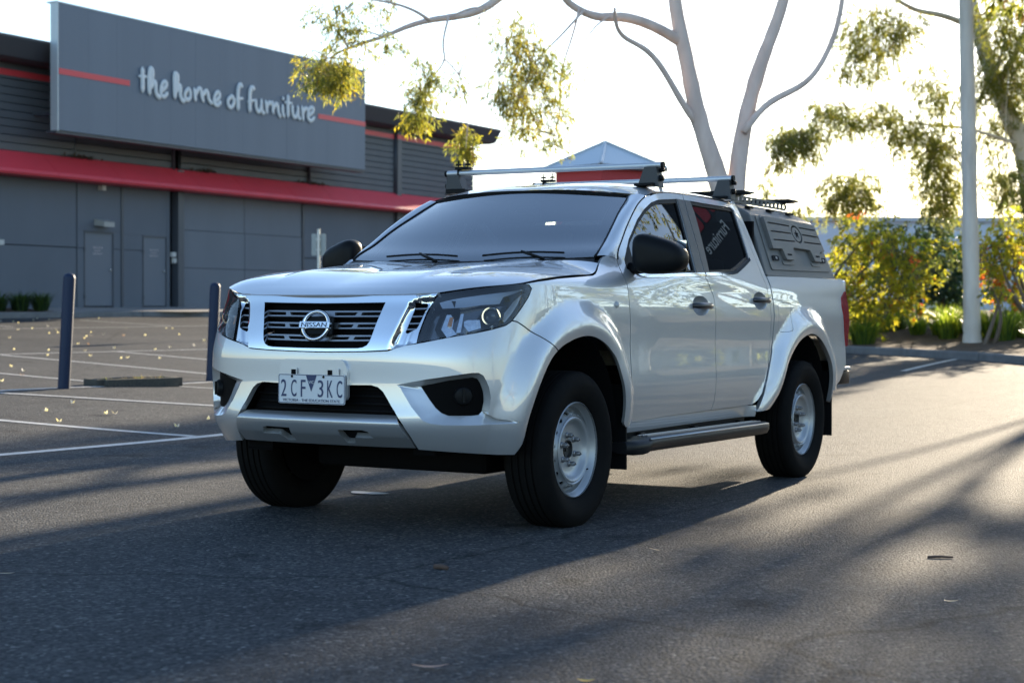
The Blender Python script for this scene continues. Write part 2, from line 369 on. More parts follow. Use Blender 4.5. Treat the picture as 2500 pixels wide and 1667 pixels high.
# painted bay lines
LINEM = mat('line_paint', (.62, .62, .60), .6, noise=(16, .55, (.30, .30, .29)), bump=(120, .5, .003))
def strip(a, b, w, dz=.005, n=None):
    a = np.array(a, float); b = np.array(b, float); L = np.linalg.norm(b-a); n = n or max(2, int(L/.3)); t = (b-a)/L; p = np.array([-t[1], t[0]]); V = []
    for i in range(n+1):
        c = a+(b-a)*i/n
        for s in (-1, 0, 1): q = c+p*s*w/2; V.append((q[0], q[1], float(gz(q[0], q[1]))+dz))
    return V, [(3*i+j, 3*i+3+j, 3*i+4+j, 3*i+1+j) for i in range(n) for j in (0, 1)]
for a, b, w in [((-4.27,-9),(-4.345,3.6),.12),((-4.345,3.6),(-4.36,12),.12),((-8.9,3.38),(-4.42,3.50),.10),((-8.9,5.45),(-4.42,6.50),.10),((-16,9.2),(-9.05,7.85),.10),((-15.32,11.81),(-9.2,10.85),.10),((-15.4,14.43),(-9.5,13.2),.10),
                ((-15.54,8.0),(-15.42,13.14),.09),((-15.42,13.14),(-15.0,18.5),.09),((-9.08,2.0),(-8.87,7.2),.10),((-9.02,8.35),(-9.32,9.7),.10),((-9.34,9.9),(-9.8,16),.10),((-8.60,8.20),(-4.5,8.85),.10),((-23.46,17.5),(-22.6,26.5),.10),((-26.5,25.2),(-22.99,24.64),.09),((-24.0,20.5),(-27.6,21.2),.09),((-3.95,26.3),(-3.1,18.8),.10),((-7.0,26.2),(-6.2,18.9),.10)]:
    V, F = strip(a, b, w); o = obj('bay_line', V, F, LINEM, ground)
sp = [(-.80+.115*math.cos(a)*(1+.2*math.sin(3*a)), .70+.075*math.sin(a)*(1+.25*math.cos(2*a))) for a in np.linspace(0, 2*math.pi, 14, endpoint=False)]
obj('paint_spot', [(x, y, float(gz(x, y))+.006) for x, y in sp], [tuple(range(14))], LINEM, ground)
# kerbs
KERB = mat('kerb_concrete', (.20, .20, .20), .85, noise=(5, .7, (.12, .12, .12)), bump=(60, .4, .004))
PATH = mat('path_concrete', (.30, .295, .285), .85, noise=(2.2, .7, (.20, .195, .185)), bump=(80, .3, .003))
MULCH = mat('mulch', (.075, .048, .032), .95, noise=(9, .9, (.15, .10, .065)), bump=(35, 1., .05))
def kerb(pts, h, w, side, name, seg=2.4):
    """kerb stones following a polyline; side +1: the bed lies to the left of the walking direction"""
    p = [np.array(q, float) for q in pts]; root = kind(empty(name, (0, 0, 0)), 'structure'); d = np.concatenate([[0], np.cumsum([np.linalg.norm(b-a) for a, b in zip(p, p[1:])])]); n = int(d[-1]/seg)
    P2 = np.array(p); at = lambda t: np.array([np.interp(t, d, P2[:, 0]), np.interp(t, d, P2[:, 1])])
    for i in range(n):
        V = []; a = at(i*d[-1]/n+.008); b = at((i+1)*d[-1]/n-.008); t = (b-a)/np.linalg.norm(b-a); q = np.array([-t[1], t[0]])*side
        for c in (a, b):
            for off, z in ((0, -.1), (.03, h-.03), (.055, h), (w, h), (w, -.1)): r = c+q*off; V.append((r[0], r[1], float(gz(c[0], c[1]))+z))
        F = [(j, j+1, 6+j, 5+j) for j in range(4)]+[(0, 5, 9, 4)]+[(0, 4, 3, 2, 1), (5, 6, 7, 8, 9)]
        obj('kerb_stone', V, F if side < 0 else [f[::-1] for f in F], KERB, root)
    return root
KL = [(-29.3,2),(-29.0,12),(-28.7,20),(-28.37,24.24),(-27.96,26.08),(-27.86,28.05),(-27.3,29.0),(-26.6,29.6),(-26.3,33),(-26.2,46),(-26.2,60)]
kerb(KL, .155, .16, 1, 'kerb')
def sheet(name, pl, back, zt, m, step=1.2, wob=.0):
    """bed or footpath: from the kerb polyline back to a second polyline"""
    A = np.array(pl, float); B = np.array(back, float)
    rs = lambda Q, n: (lambda d: np.stack([np.interp(np.linspace(0, d[-1], n), d, Q[:, 0]), np.interp(np.linspace(0, d[-1], n), d, Q[:, 1])], 1))(np.concatenate([[0], np.cumsum(np.linalg.norm(np.diff(Q, axis=0), axis=1))]))
    n = 60; a, b = rs(A, n), rs(B, n); k = 12; V = []
    for i in range(n):
        for j in range(k):
            t = j/(k-1); q = a[i]*(1-t)+b[i]*t; z = float(gz(*a[i]))+zt(t)+(wob*RNG.normal() if 0 < j else 0); V.append((q[0], q[1], z))
    return kind(obj(name, V, [(i*k+j, (i+1)*k+j, (i+1)*k+j+1, i*k+j+1) for i in range(n-1) for j in range(k-1)], m, None, True), 'structure')
sheet('footpath', [(x-.13, y) for x, y in KL[4:]], [(-30.5,26.1),(-30.5,30),(-30.4,46),(-30.4,60)], lambda t: .150+.12*t, PATH)
sheet('garden_bed', [(x-.13, y) for x, y in KL[:5]], [(-30.6,2),(-30.6,14),(-30.5,26.4)], lambda t: .135+.16*t, MULCH, wob=.012)
KR = [(-16,31.5),(-11,29.2),(-8.0,27.5),(-6.6,26.64),(-5.72,26.0),(-4.54,25.2),(-3.08,23.7),(-2.04,22.34),(-.6,20.4),(2.5,16.4),(6,12)]
kerb(KR, .15, .16, 1, 'kerb')
BEDR = sheet('garden_bed', [(x+.08, y+.11) for x, y in KR], [(-12,50),(-4,52),(4,52),(14,50),(24,46)], lambda t: .14+.50*sstep(t*3.2), MULCH, wob=.015)
def bedz(x, y):
    a = np.array(KR, float); d = segdist(x, y, [tuple(q) for q in KR]); return float(gz(*a[np.argmin(((a-[x, y])**2).sum(1))]))+.14+.50*float(sstep(np.array(d/26*3.2)))

# ------------------------------------------------------------------ furniture store on the left
E_W = np.array([-.026, .99966, 0]); N_W = np.array([.99966, .026, 0]); W0 = np.array([-30.045, 29.61, 0])
def wl(t, z, o=0.): return W0+E_W*t+N_W*o+np.array([0, 0, z])       # along the wall, height, out from the wall
def wbox(mb, t0, t1, z0, z1, o0, o1, bev=0):
    V = [tuple(wl(t, z, o)) for t in (t0, t1) for o in (o0, o1) for z in (z0, z1)]
    return mb.add(V, [(0, 1, 3, 2), (4, 6, 7, 5), (0, 4, 5, 1), (2, 3, 7, 6), (0, 2, 6, 4), (1, 5, 7, 3)])
WALLM = mat('painted_panel', (.145, .166, .198), .75, noise=(.55, .75, (.112, .130, .157)), nscale=(1, 1, .35), bump=(45, .12, .004))
WALL2 = mat('painted_panel_paler', (.185, .204, .234), .78, noise=(.6, .8, (.150, .167, .194)), nscale=(1, 1, .4), bump=(45, .12, .004))
CLADM = mat('ribbed_cladding', (.122, .138, .154), .62, noise=(1.3, .5, (.092, .105, .12)))
FASC = mat('eaves_fascia', (.058, .063, .074), .55, noise=(.8, .4, (.072, .078, .09)))
SIGNM = mat('sign_sheet', (.170, .205, .258), .6, noise=(.45, .6, (.142, .174, .222)), nscale=(3, 3, .15))
REDM = mat('red_band', (.82, .060, .085), .45, noise=(.9, .55, (.70, .065, .09)), nscale=(1, 1, .3))
STRIPE = mat('red_stripe', (.80, .070, .085), .5)
COLM = mat('column_steel', (.060, .070, .088), .5)
WHITE = mat('white_box', (.62, .62, .60), .6); LETM = mat('letter_white', (.74, .78, .80), .5)
store = empty('furniture_store', tuple(wl(6, 0))); tag(store, 'dark grey furniture store with red awning band and big signboard', 'store')
def sp(o):
    if o.parent is not store: return o
    o.matrix_parent_inverse = Matrix.Translation(-Vector(wl(6, 0))); return o
def sb(name, mb, m, par=None, **k): return sp(mb.build(name, m, par or store, **k))
BZ = .80
# precast wall panels, each with its own joints
tj = [-30, -23.5, -16.5, -9.5, -3.95, -.905, .955]; jt = .018
for a, b in [(-30, -23.5), (-23.5, -16.5), (-16.5, -9.5), (-9.5, -.90)]:
    sb('wall_panel', wbox(MB(), a+jt, b-jt, BZ-.4, 2.585, -.25, 0), WALLM); sb('wall_panel', wbox(MB(), a+jt, b-jt, 2.612, 5.15, -.25, 0), WALLM)
for a, b, z0, z1 in [(-.865, -.60, BZ-.4, 2.585), (.66, .965, BZ-.4, 2.585), (-.865, .965, 3.09, 5.15), (-.865, -.60, 2.60, 3.085), (.66, .965, 2.60, 3.085), (1.09, 1.935, BZ-.4, 2.585), (3.06, 3.20, BZ-.4, 5.15), (1.09, 3.05, 3.05, 5.15), (1.09, 1.935, 2.60, 3.045)]:
    sb('wall_panel', wbox(MB(), a, b, z0, z1, -.25, 0), WALLM)
for a, b in [(3.83, 6.975), (7.005, 10.20)]:
    sb('wall_panel', wbox(MB(), a, b, BZ-.4, 2.11, -.25, -.02), WALL2); sb('wall_panel', wbox(MB(), a, b, 2.125, 3.28, -.25, -.015), WALL2); sb('wall_panel', wbox(MB(), a, b, 3.295, 5.15, -.25, -.03), WALL2)
for a, b in [(10.33, 16.15), (16.47, 22.17)]:
    sb('wall_panel', wbox(MB(), a, b, BZ-.4, 2.57, -.25, 0), WALLM); sb('wall_panel', wbox(MB(), a, b, 2.595, 5.15, -.25, 0), WALLM)
sb('wall_core', wbox(wbox(MB(), -30, 22.1, BZ-.5, 7.5, -.6, -.26), 21.9, 22.1, BZ-.5, 7.5, -30, -.26), mat('joint_dark', (.02, .022, .026), .9))
sb('end_wall', wbox(MB(), 22.102, 22.16, BZ-.5, 7.5, -30, -.2), WALLM)
# columns
for t0, t1, o in [(.985, 1.075, .02), (3.41, 3.69, .16), (10.215, 10.315, .02), (16.16, 16.46, .14)]:
    sb('column', wbox(MB(), t0, t1, BZ-.4, 5.1 if t0 != 16.16 else 7.5, -.1, o), COLM)
for t0 in (3.30, 10.53, 16.12): sb('downpipe', MB().tube([wl(t0, 5.05, .06), wl(t0, 7.45, .06)], .055, 10), COLM, smooth=True)
# doors
for t0, t1, z1 in [(-.58, .64, 3.06), (1.965, 3.04, 3.03)]:
    d = sb('fire_door', wbox(MB(), t0+.02, t1-.02, .93, z1-.03, -.2, -.015), mat('door_paint', (.142, .162, .195), .6))
    sp(sb('door_frame', wbox(wbox(wbox(MB(), t0-.015, t0+.018, .93, z1, -.2, .012), t1-.018, t1+.015, .93, z1, -.2, .012), t0-.015, t1+.015, z1-.028, z1+.02, -.2, .013), COLM, d))
    sp(sb('door_knob', MB().lathe([(.0005, .05), (.03, .045), (.035, .02), (.018, .0)], 14, frame_m(tuple(wl(t1-.13, 1.98, -.012)), N_W, (0, 0, 1))), mat('knob_steel', (.7, .7, .68), .25, .9), d, smooth=True))
    for z in (2.55, 1.20): sp(sb('door_hinge', wbox(MB(), t0-.03, t0+.02, z-.06, z+.06, -.01, .03), COLM, d))
    for i, tx in enumerate(('FIRE DOOR', 'DO NOT', 'OBSTRUCT')):
        M = frame_m(tuple(wl((t0+t1)/2-.03, 2.62-.088*i, -.012)), E_W, (0, 0, 1)); sp(text('door_lettering', tx, mat('door_ink', (.55, .50, .52), .6), M, .42 if i != 1 else .28, .055, d, .002))
# wall fittings
lf = sb('flood_light', MB().add([tuple(wl(*q)) for q in [(-.16,3.26,0),(.40,3.26,0),(.40,3.44,0),(-.16,3.44,0),(-.10,3.22,.32),(.34,3.22,.32),(.34,3.36,.32),(-.10,3.36,.32)]], [(0, 3, 2, 1), (4, 5, 6, 7), (0, 1, 5, 4), (1, 2, 6, 5), (2, 3, 7, 6), (3, 0, 4, 7)]), mat('lamp_housing', (.36, .36, .34), .5))
sb('security_lamp', wbox(MB(), -.0, .16, 4.28, 4.42, 0, .16), WHITE); sb('exit_plate', wbox(MB(), -4.1, -3.72, 2.58, 2.72, 0, .02), WHITE)
sb('alarm_box', wbox(MB(), 3.22, 3.40, 2.44, 2.58, 0, .10), WHITE); sb('alarm_box', wbox(MB(), 3.28, 3.43, 2.25, 2.40, 0, .10), WHITE)
# red awning band, in folded sheets with joints
aj = [-30, -24, -18, -12, -7, -2.34, .27, 2.85, 3.89, 6.2, 8.9, 11.2, 13.25, 16.0, 19.0, 22.2]
for a, b in zip(aj, aj[1:]):
    mb = MB(); prof = [(5.12, .02), (5.14, .06), (4.60, .66), (4.52, .70), (4.46, .66), (4.45, .40), (4.45, .02)]; n = len(prof)
    V = [tuple(wl(t, z, o)) for t in (a+.006, b-.006) for z, o in prof]; mb.add(V, [(j, j+1, n+j+1, n+j) for j in range(n-1)]+[tuple(range(n))[::-1], tuple(range(n, 2*n))])
    sb('awning_sheet', mb, REDM)
for t, w in ((-.7, .9), (4.8, 1.0), (10.7, 1.3)):        # leaf litter caught on top of the awning
    mb = MB()
    for k in range(60): c = wl(t+RNG.normal()*w*.35, 5.14+abs(RNG.normal())*.04, .05+RNG.random()*.06); a = RNG.normal(size=3); a /= np.linalg.norm(a); b = np.cross(a, RNG.normal(size=3)); b /= np.linalg.norm(b); mb.add([c-a*.08, c+b*.03, c+a*.08, c-b*.03], [(0, 1, 2, 3)])
    kind(sb('leaf_litter', mb, mat('dry_litter', (.09, .065, .045), .9)), 'stuff')
# ribbed cladding boards above the awning
zb = [5.15+.215*i for i in range(12)]
for t0, t1 in [(-30, -20), (-20, -10), (-10, -.99), (-.95, 3.40), (3.70, 10.56), (10.64, 16.14), (16.48, 22.15)]:
    for z in zb:
        if z > 7.45: continue
        V = []; 
        for t in (t0+.01, t1-.01):
            for zz, o in ((z+.004, .0), (z+.010, .022), (z+.19, .034), (z+.209, .0), (z+.209, -.1), (z+.004, -.1)): V.append(tuple(wl(t, min(zz, 7.52), o)))
        stripe = 7.02 < z < 7.3
        sb('cladding_board', MB().add(V, [(j, (j+1) % 6, 6+(j+1) % 6, 6+j) for j in range(6)]+[(5, 4, 3, 2, 1, 0), (6, 7, 8, 9, 10, 11)]), CLADM)
    sb('wall_stripe', wbox(MB(), t0+.01, t1-.01, 7.165, 7.335, -.05, .042), STRIPE)
for t in (16.31,): sb('wall_stripe', wbox(MB(), 16.155, 16.465, 7.165, 7.335, -.05, .150), STRIPE)
for t in (-.97, 10.60): sb('cladding_joint', wbox(MB(), t-.03, t+.03, 5.12, 7.5, -.1, .045), COLM)
# eaves fascia in lengths
fj = [-30, -24, -18, -12, -6, -.5, 5, 10.5, 15.55, 18.85, 22.75]
for a, b in zip(fj, fj[1:]):
    prof = [(7.50, -.3), (7.50, .50), (7.56, .72), (8.02, .98), (8.08, .98), (8.10, .9), (8.10, -.3)]; n = len(prof)
    sb('eaves_fascia', MB().add([tuple(wl(t, z, o)) for t in (a+.004, b-.004) for z, o in prof], [(j, j+1, n+j+1, n+j) for j in range(n-1)]+[tuple(range(n))[::-1], tuple(range(n, 2*n))]), FASC)
sb('roof_deck', wbox(MB(), -30, 22.7, 7.9, 8.0, -30, -.31), FASC)
# signboard
SGN = 1.30
sg = sb('signboard', wbox(MB(), -3.02, 12.12, 5.68, 9.11, SGN-.20, SGN), SIGNM)
tj = np.linspace(-3.02, 12.12, 14)
for a, b in zip(tj, tj[1:]): sp(sb('sign_sheet', wbox(MB(), a+.0015, b-.0015, 5.69, 9.10, SGN+.001, SGN+.016+.003*RNG.random()), SIGNM, sg))
FR = mat('sign_frame', (.55, .60, .62), .5, .3)
sp(sb('sign_frame', wbox(wbox(MB(), -3.06, -3.025, 5.66, 9.16, SGN-.24, SGN+.02), -3.08, 12.15, 9.115, 9.15, SGN-.36, SGN+.02), FR, sg))
sp(sb('sign_rail', wbox(MB(), -3.08, 12.15, 5.60, 5.675, SGN-.36, SGN-.02), FASC, sg))
for t in (-2.6, 1.5, 5.5, 9.5, 11.8):
    for z in (6.2, 7.7): sp(sb('sign_strut', MB().tube([wl(t, z, .02), wl(t, z, SGN-.2)], .04, 8), COLM, sg))
for a, b in ((-3.015, -.16), (9.25, 12.115)): sp(sb('sign_stripe', wbox(MB(), a, b, 7.195, 7.355, SGN+.012, SGN+.030), STRIPE, sg))
# hand-lettered slogan: brush strokes on the sign face (t along the sign, z height)
STROKES = [('t', [(0.095, [(0.352, 7.755), (0.359, 7.438), (0.359, 7.107)]), (0.066, [(0.206, 7.516), (0.514, 7.538)])]), ('h', [(0.095, [(0.661, 7.064), (0.638, 7.394), (0.677, 7.732), (0.748, 7.779), (0.787, 7.668), (0.747, 7.407), (0.708, 7.223)]), (0.086, [(0.727, 7.251), (0.845, 7.418), (0.923, 7.376), (0.943, 7.172), (1.021, 7.039), (1.14, 7.019)])]), ('e', [(0.076, [(1.16, 7.184), (1.379, 7.338), (1.399, 7.47), (1.267, 7.455), (1.16, 7.274), (1.18, 7.095), (1.319, 7.054), (1.451, 7.177)])]), ('h', [(0.095, [(1.801, 7.072), (1.781, 7.371), (1.782, 7.71), (1.843, 7.77), (1.912, 7.7), (1.883, 7.461), (1.842, 7.247)]), (0.086, [(1.854, 7.248), (1.985, 7.433), (2.046, 7.401), (2.046, 7.191), (2.128, 7.042), (2.239, 7.022)])]), ('o', [(0.076, [(2.396, 7.388), (2.272, 7.269), (2.292, 7.099), (2.437, 7.097), (2.52, 7.243), (2.458, 7.382), (2.387, 7.382)])]), ('m', [(0.081, [(2.695, 7.435), (2.721, 7.265), (2.75, 7.096)]), (0.081, [(2.75, 7.242), (2.876, 7.442), (3.003, 7.443), (3.045, 7.274), (3.13, 7.11)]), (0.081, [(3.075, 7.251), (3.215, 7.414), (3.322, 7.399), (3.386, 7.204), (3.536, 7.086)])]), ('e', [(0.076, [(3.67, 7.151), (3.887, 7.309), (3.887, 7.445), (3.757, 7.431), (3.648, 7.256), (3.67, 7.097), (3.822, 7.064), (3.961, 7.182)])]), ('o', [(0.081, [(4.46, 7.385), (4.326, 7.248), (4.393, 7.077), (4.549, 7.107), (4.625, 7.28), (4.549, 7.395), (4.446, 7.384)])]), ('f', [(0.095, [(5.043, 7.781), (4.907, 7.793), (4.831, 7.605), (4.831, 7.302), (4.831, 7.04)]), (0.066, [(4.741, 7.342), (5.075, 7.411)])]), ('f', [(0.095, [(5.661, 7.768), (5.514, 7.779), (5.44, 7.59), (5.431, 7.311), (5.431, 7.046)]), (0.066, [(5.33, 7.328), (5.685, 7.416)])]), ('u', [(0.081, [(5.754, 7.429), (5.764, 7.234), (5.848, 7.089), (5.964, 7.129), (6.044, 7.319)]), (0.081, [(6.043, 7.466), (6.044, 7.263), (6.091, 7.099), (6.199, 7.068)])]), ('r', [(0.081, [(6.279, 7.451), (6.307, 7.263), (6.336, 7.082)]), (0.081, [(6.336, 7.28), (6.459, 7.42), (6.592, 7.391)])]), ('n', [(0.081, [(6.64, 7.467), (6.65, 7.27), (6.674, 7.102)]), (0.081, [(6.688, 7.259), (6.817, 7.415), (6.914, 7.368), (6.948, 7.186), (7.059, 7.026)])]), ('i', [(0.081, [(7.19, 7.411), (7.19, 7.211), (7.268, 7.047)]), (0.105, [(7.209, 7.648), (7.219, 7.615)])]), ('t', [(0.095, [(7.482, 7.744), (7.473, 7.441), (7.474, 7.081)]), (0.066, [(7.316, 7.525), (7.68, 7.535)])]), ('u', [(0.081, [(7.729, 7.454), (7.73, 7.266), (7.819, 7.101), (7.944, 7.142), (8.028, 7.34)]), (0.081, [(8.028, 7.47), (8.038, 7.297), (8.079, 7.112), (8.179, 7.079)])]), ('r', [(0.081, [(8.269, 7.481), (8.299, 7.265), (8.33, 7.05)]), (0.081, [(8.33, 7.283), (8.461, 7.442), (8.598, 7.412)])]), ('e', [(0.076, [(8.624, 7.21), (8.869, 7.367), (8.905, 7.488), (8.766, 7.503), (8.624, 7.356), (8.614, 7.15), (8.777, 7.072), (8.957, 7.199)])])]
for ch, strokes in STROKES:
    mb = MB()
    for w, pts in strokes:
        p = np.array(pts, float)
        if len(p) > 2:
            t = np.arange(len(p)); u = np.linspace(0, len(p)-1, (len(p)-1)*6+1); p = np.stack([spline(t, p[:, 0])(u), spline(t, p[:, 1])(u)], 1)
        w *= .92; n = len(p); rr = [w*(.55 if i in (0, n-1) else 1) for i in range(n)]; d0 = (p[1]-p[0])/np.linalg.norm(p[1]-p[0]); d1 = (p[-1]-p[-2])/np.linalg.norm(p[-1]-p[-2])
        q = np.concatenate([[p[0]-d0*w*.7], p, [p[-1]+d1*w*.7]]); rr = [w*.1]+rr+[w*.1]; rr[1] = w*.72; rr[-2] = w*.72
        pts3 = [np.array([a, b, 0]) for a, b in q]; m1 = MB().tube(pts3, rr, 10)
        mb.add([tuple(wl(v[0], v[1], SGN+.055+v[2]*.30)) for v in m1.V], m1.F)
    sp(sb('sign_letter', mb, LETM, sg, smooth=True))

# ------------------------------------------------------------------ the pickup
PAINT = mat('silver_paint', (.68, .69, .705), .3, .65, 1.0, coat_rough=.004)
PAINT.node_tree.nodes['Principled BSDF'].inputs['Coat IOR'].default_value = 2.1
_b = PAINT.node_tree.nodes['Principled BSDF']; _t = N(PAINT, 'ShaderNodeTexNoise'); _t.inputs['Scale'].default_value = 1500; _t.inputs['Detail'].default_value = 1
_r = N(PAINT, 'ShaderNodeMapRange'); _r.inputs[3].default_value = .36; _r.inputs[4].default_value = .50
PAINT.node_tree.links.new(N(PAINT, 'ShaderNodeTexCoord').outputs['Object'], _t.inputs['Vector']); PAINT.node_tree.links.new(_t.outputs['Fac'], _r.inputs[0]); PAINT.node_tree.links.new(_r.outputs[0], _b.inputs['Roughness'])
CHROME = mat('chrome', (.86, .87, .88), .06, 1)
SATIN = mat('satin_silver', (.55, .56, .57), .35, .85)
BARAL = mat('anodised_bar', (.62, .64, .66), .38, .6)
BLACK = mat('black_plastic', (.008, .0085, .0095), .40, bump=(900, .12, .001), spec=.12)
GLOSSB = mat('gloss_black', (.012, .012, .014), .12, coat=.6)
DARK = mat('dark_cavity', (.006, .006, .007), .9, spec=.1)
RUBBER = mat('tyre_rubber', (.0075, .0075, .008), .72, noise=(14, .5, (.013, .012, .011)), bump=(160, .25, .002), spec=.06)
RIMM = mat('steel_rim_paint', (.44, .46, .48), .4, .5, .25, noise=(9, .35, (.33, .32, .31)))
CANM = mat('canopy_powdercoat', (.150, .145, .136), .5, .1, bump=(700, .25, .001), noise=(6, .3, (.185, .178, .166)))
TRIMG = mat('pillar_trim', (.055, .057, .060), .38)
SEATM = mat('seat_fabric', (.16, .17, .18), .9)
DASHM = mat('dash_plastic', (.05, .05, .055), .65)
LINER = mat('head_lining', (.35, .35, .34), .9)
PLATEW = mat('plate_white', (.70, .72, .74), .45, coat=.3)
PLATEB = mat('plate_blue', (.028, .045, .12), .5)
WSG = glassmat('windscreen_glass', (.74, .82, .82), 0, 3.9, 1, .04)
SDG = glassmat('side_glass', (.10, .11, .11), 0, 2.1, 1)
LENS = glassmat('lamp_lens', (.92, .94, .95), 0, 1.75)
REDL = mat('tail_lamp_red', (.42, .012, .015), .12, coat=1)
AMBER = mat('amber_lens', (.75, .30, .10), .2, coat=.5)
NUT = mat('dull_steel', (.30, .30, .31), .42, .8)

truck = empty('pickup_truck'); TR = Matrix(((.999998, .000081, -.00194, 0), (-.000058, .999932, .01169, 0), (.001941, -.01169, .99993, 0), (0, 0, 0, 1)))
truck.matrix_world = TR
tag(truck, 'silver dual cab pickup with roof bars and black canopy filling the foreground', 'pickup truck')
SM = SMIN
def mir(right): return [(2*SM-s, z) for s, z in right[::-1]]      # right half (s > SMIN) -> its mirror image

LAMP = [(-.9189,1.0934),(-.844,1.1046),(-.7497,1.1185),(-.6471,1.1317),(-.5584,1.1403),(-.4803,1.1453),(-.4552,1.1362),(-.4375,1.121),(-.4561,1.0909),(-.4894,1.0548),(-.5191,1.0189),(-.5418,.9904),(-.561,.9679),(-.5849,.9537),(-.6505,.937),(-.7283,.9215),(-.8035,.9096),(-.8777,.8975),(-.9524,.8831),(-1.0186,.8699),(-1.0185,.8825),(-1.0094,.908),(-.9905,.9543),(-.9716,.9986),(-.9495,1.0453),(-.9386,1.0664),(-.9261,1.0852)]
CH_TOP = [(-1.49,1.0765),(-1.31,1.0782),(-1.1477,1.0796),(-1.023,1.0823),(-.9636,1.0868),(-.9245,1.0899)]
CH_SIDE = [(-.9401,1.0594),(-.9649,1.0289),(-.9852,.9799),(-1.0101,.9195),(-1.0192,.8848),(-1.0215,.8735)]
CH_BOT = [(-1.0725,.8624),(-1.1254,.8491),(-1.1642,.8371),(-1.2055,.8346),(-1.2857,.8307),(-1.464,.8269)]
GRILLE = [(-1.4835,1.0434),(-1.3064,1.0452),(-1.1619,1.0478),(-1.1862,.9972),(-1.2126,.9479),(-1.2374,.8964),(-1.2494,.873),(-1.2635,.8566),(-1.2853,.847),(-1.312,.8431),(-1.4644,.8406)]
VENT = [(-1.0256,1.0519),(-.9777,1.0545),(-.9703,1.0475),(-.9744,1.0288),(-.995,.9821),(-1.0123,.9495),(-1.0225,.9356),(-1.0453,.9261),(-1.0735,.9189),(-1.081,.9258),(-1.0755,.9351),(-1.054,.9794),(-1.0344,1.0238)]
VCREASE = [(-1.0155,1.0683),(-1.0546,1.0447),(-1.0761,1.0095),(-1.0996,.9674),(-1.1283,.9068),(-1.1642,.8371)]
SEAM = [(-.5532,.9738),(-.5194,.9693),(-.4649,.9477),(-.4093,.9251),(-.362,.9025),(-.2931,.8625),(-.239,.838)]
LOWR = [(-1.1182,.5610),(-1.1448,.5899),(-1.1668,.6195),(-1.1933,.6537),(-1.2181,.6717),(-1.2529,.6800),(-1.3733,.6775)]
SKID_E = [(-1.015,.3944),(-1.046,.4641),(-1.0791,.5146),(-1.1182,.5596)]
FOG_OUT = [(-1.122,.6865),(-1.058,.6983),(-.9772,.7125),(-.8649,.7279),(-.7506,.7426),(-.7135,.7425),(-.6899,.7309),(-.673,.7048),(-.6583,.6757),(-.6462,.6351),(-.6447,.5947),(-.6480,.560),(-.600,.5375),(-.5107,.5225),(-.5204,.5169),(-.6178,.5124),(-.7232,.5102),(-.8755,.5117),(-.9408,.5185),(-.9746,.5311),(-1.0048,.5565),(-1.0453,.5943),(-1.0845,.6444),(-1.1045,.6741)]
FOG_BEZ = [(-1.014,.6817),(-.8654,.7077),(-.7347,.7224),(-.7076,.7165),(-.6906,.6962),(-.6716,.6584),(-.662,.6121),(-.6647,.566),(-.6781,.5517),(-.7192,.5491),(-.8492,.5524),(-.8906,.5666),(-.9269,.5892),(-.9635,.6233)]
archF = lambda a, b: [p for p in ARCH_F if a <= p[0] <= b]
# ---- inner shells that close the gaps between panels
def offs(surf, d):
    def f(a, b):
        a = np.asarray(a, float); b = np.asarray(b, float); q = np.stack([a.ravel(), b.ravel()], 1)
        return (surf(q[:, 0], q[:, 1])+surf_normal(surf, q)*d).reshape(a.shape+(3,))
    return f
cavity = []
for sd in (1, -1):
    inner = [(-.44,1.12),(-.40,1.15),(.20,1.19),(.40,1.25),(.62,1.27),(2.52,1.25),(2.56,.95),(2.45,.62),(2.36,.50),(.62,.46),(.56,.46),(.52,.63),(.44,.80),(.30,.92),(.10,.99),(-.05,.995),(-.20,.96),(-.36,.91),(-.5,.99)]
    panel('inner_panel', inner, DARK, truck, side=sd, off=-.035, h=.09, flange=0)
# ---- front bumper (full width)
rb = [(SM,.8262)]+CH_BOT[::-1]+[(-1.0212,.8705)]+LAMP[12:20][::-1]+SEAM[:-1]+archF(-.4485,-.239)[::-1]
rb = clean([(SM,.8262)]+CH_BOT[::-1]+[(-1.0205,.8705),(-.9524,.8826),(-.8777,.897),(-.8035,.9091),(-.7283,.921),(-.6505,.9365),(-.5849,.9532),(-.561,.9674)]+SEAM+sorted([p for p in ARCH_F if p[0] < -.240 and p[1] > .50], key=lambda p: -p[1])+[(-.458,.455),(-.475,.415),(-.5252,.3690),(-.6001,.3700),(-.796,.383),(-1.00,.3944)]+SKID_E+LOWR+[(SM,.6765)])
bump_outline = rb+mir(rb)
FOGM = [(2*SM-s, z) for s, z in FOG_OUT]
bumper = panel('front_bumper', bump_outline, PAINT, truck, holes=[FOG_OUT, FOGM], h=.022, gap=.0025, flange=.03)
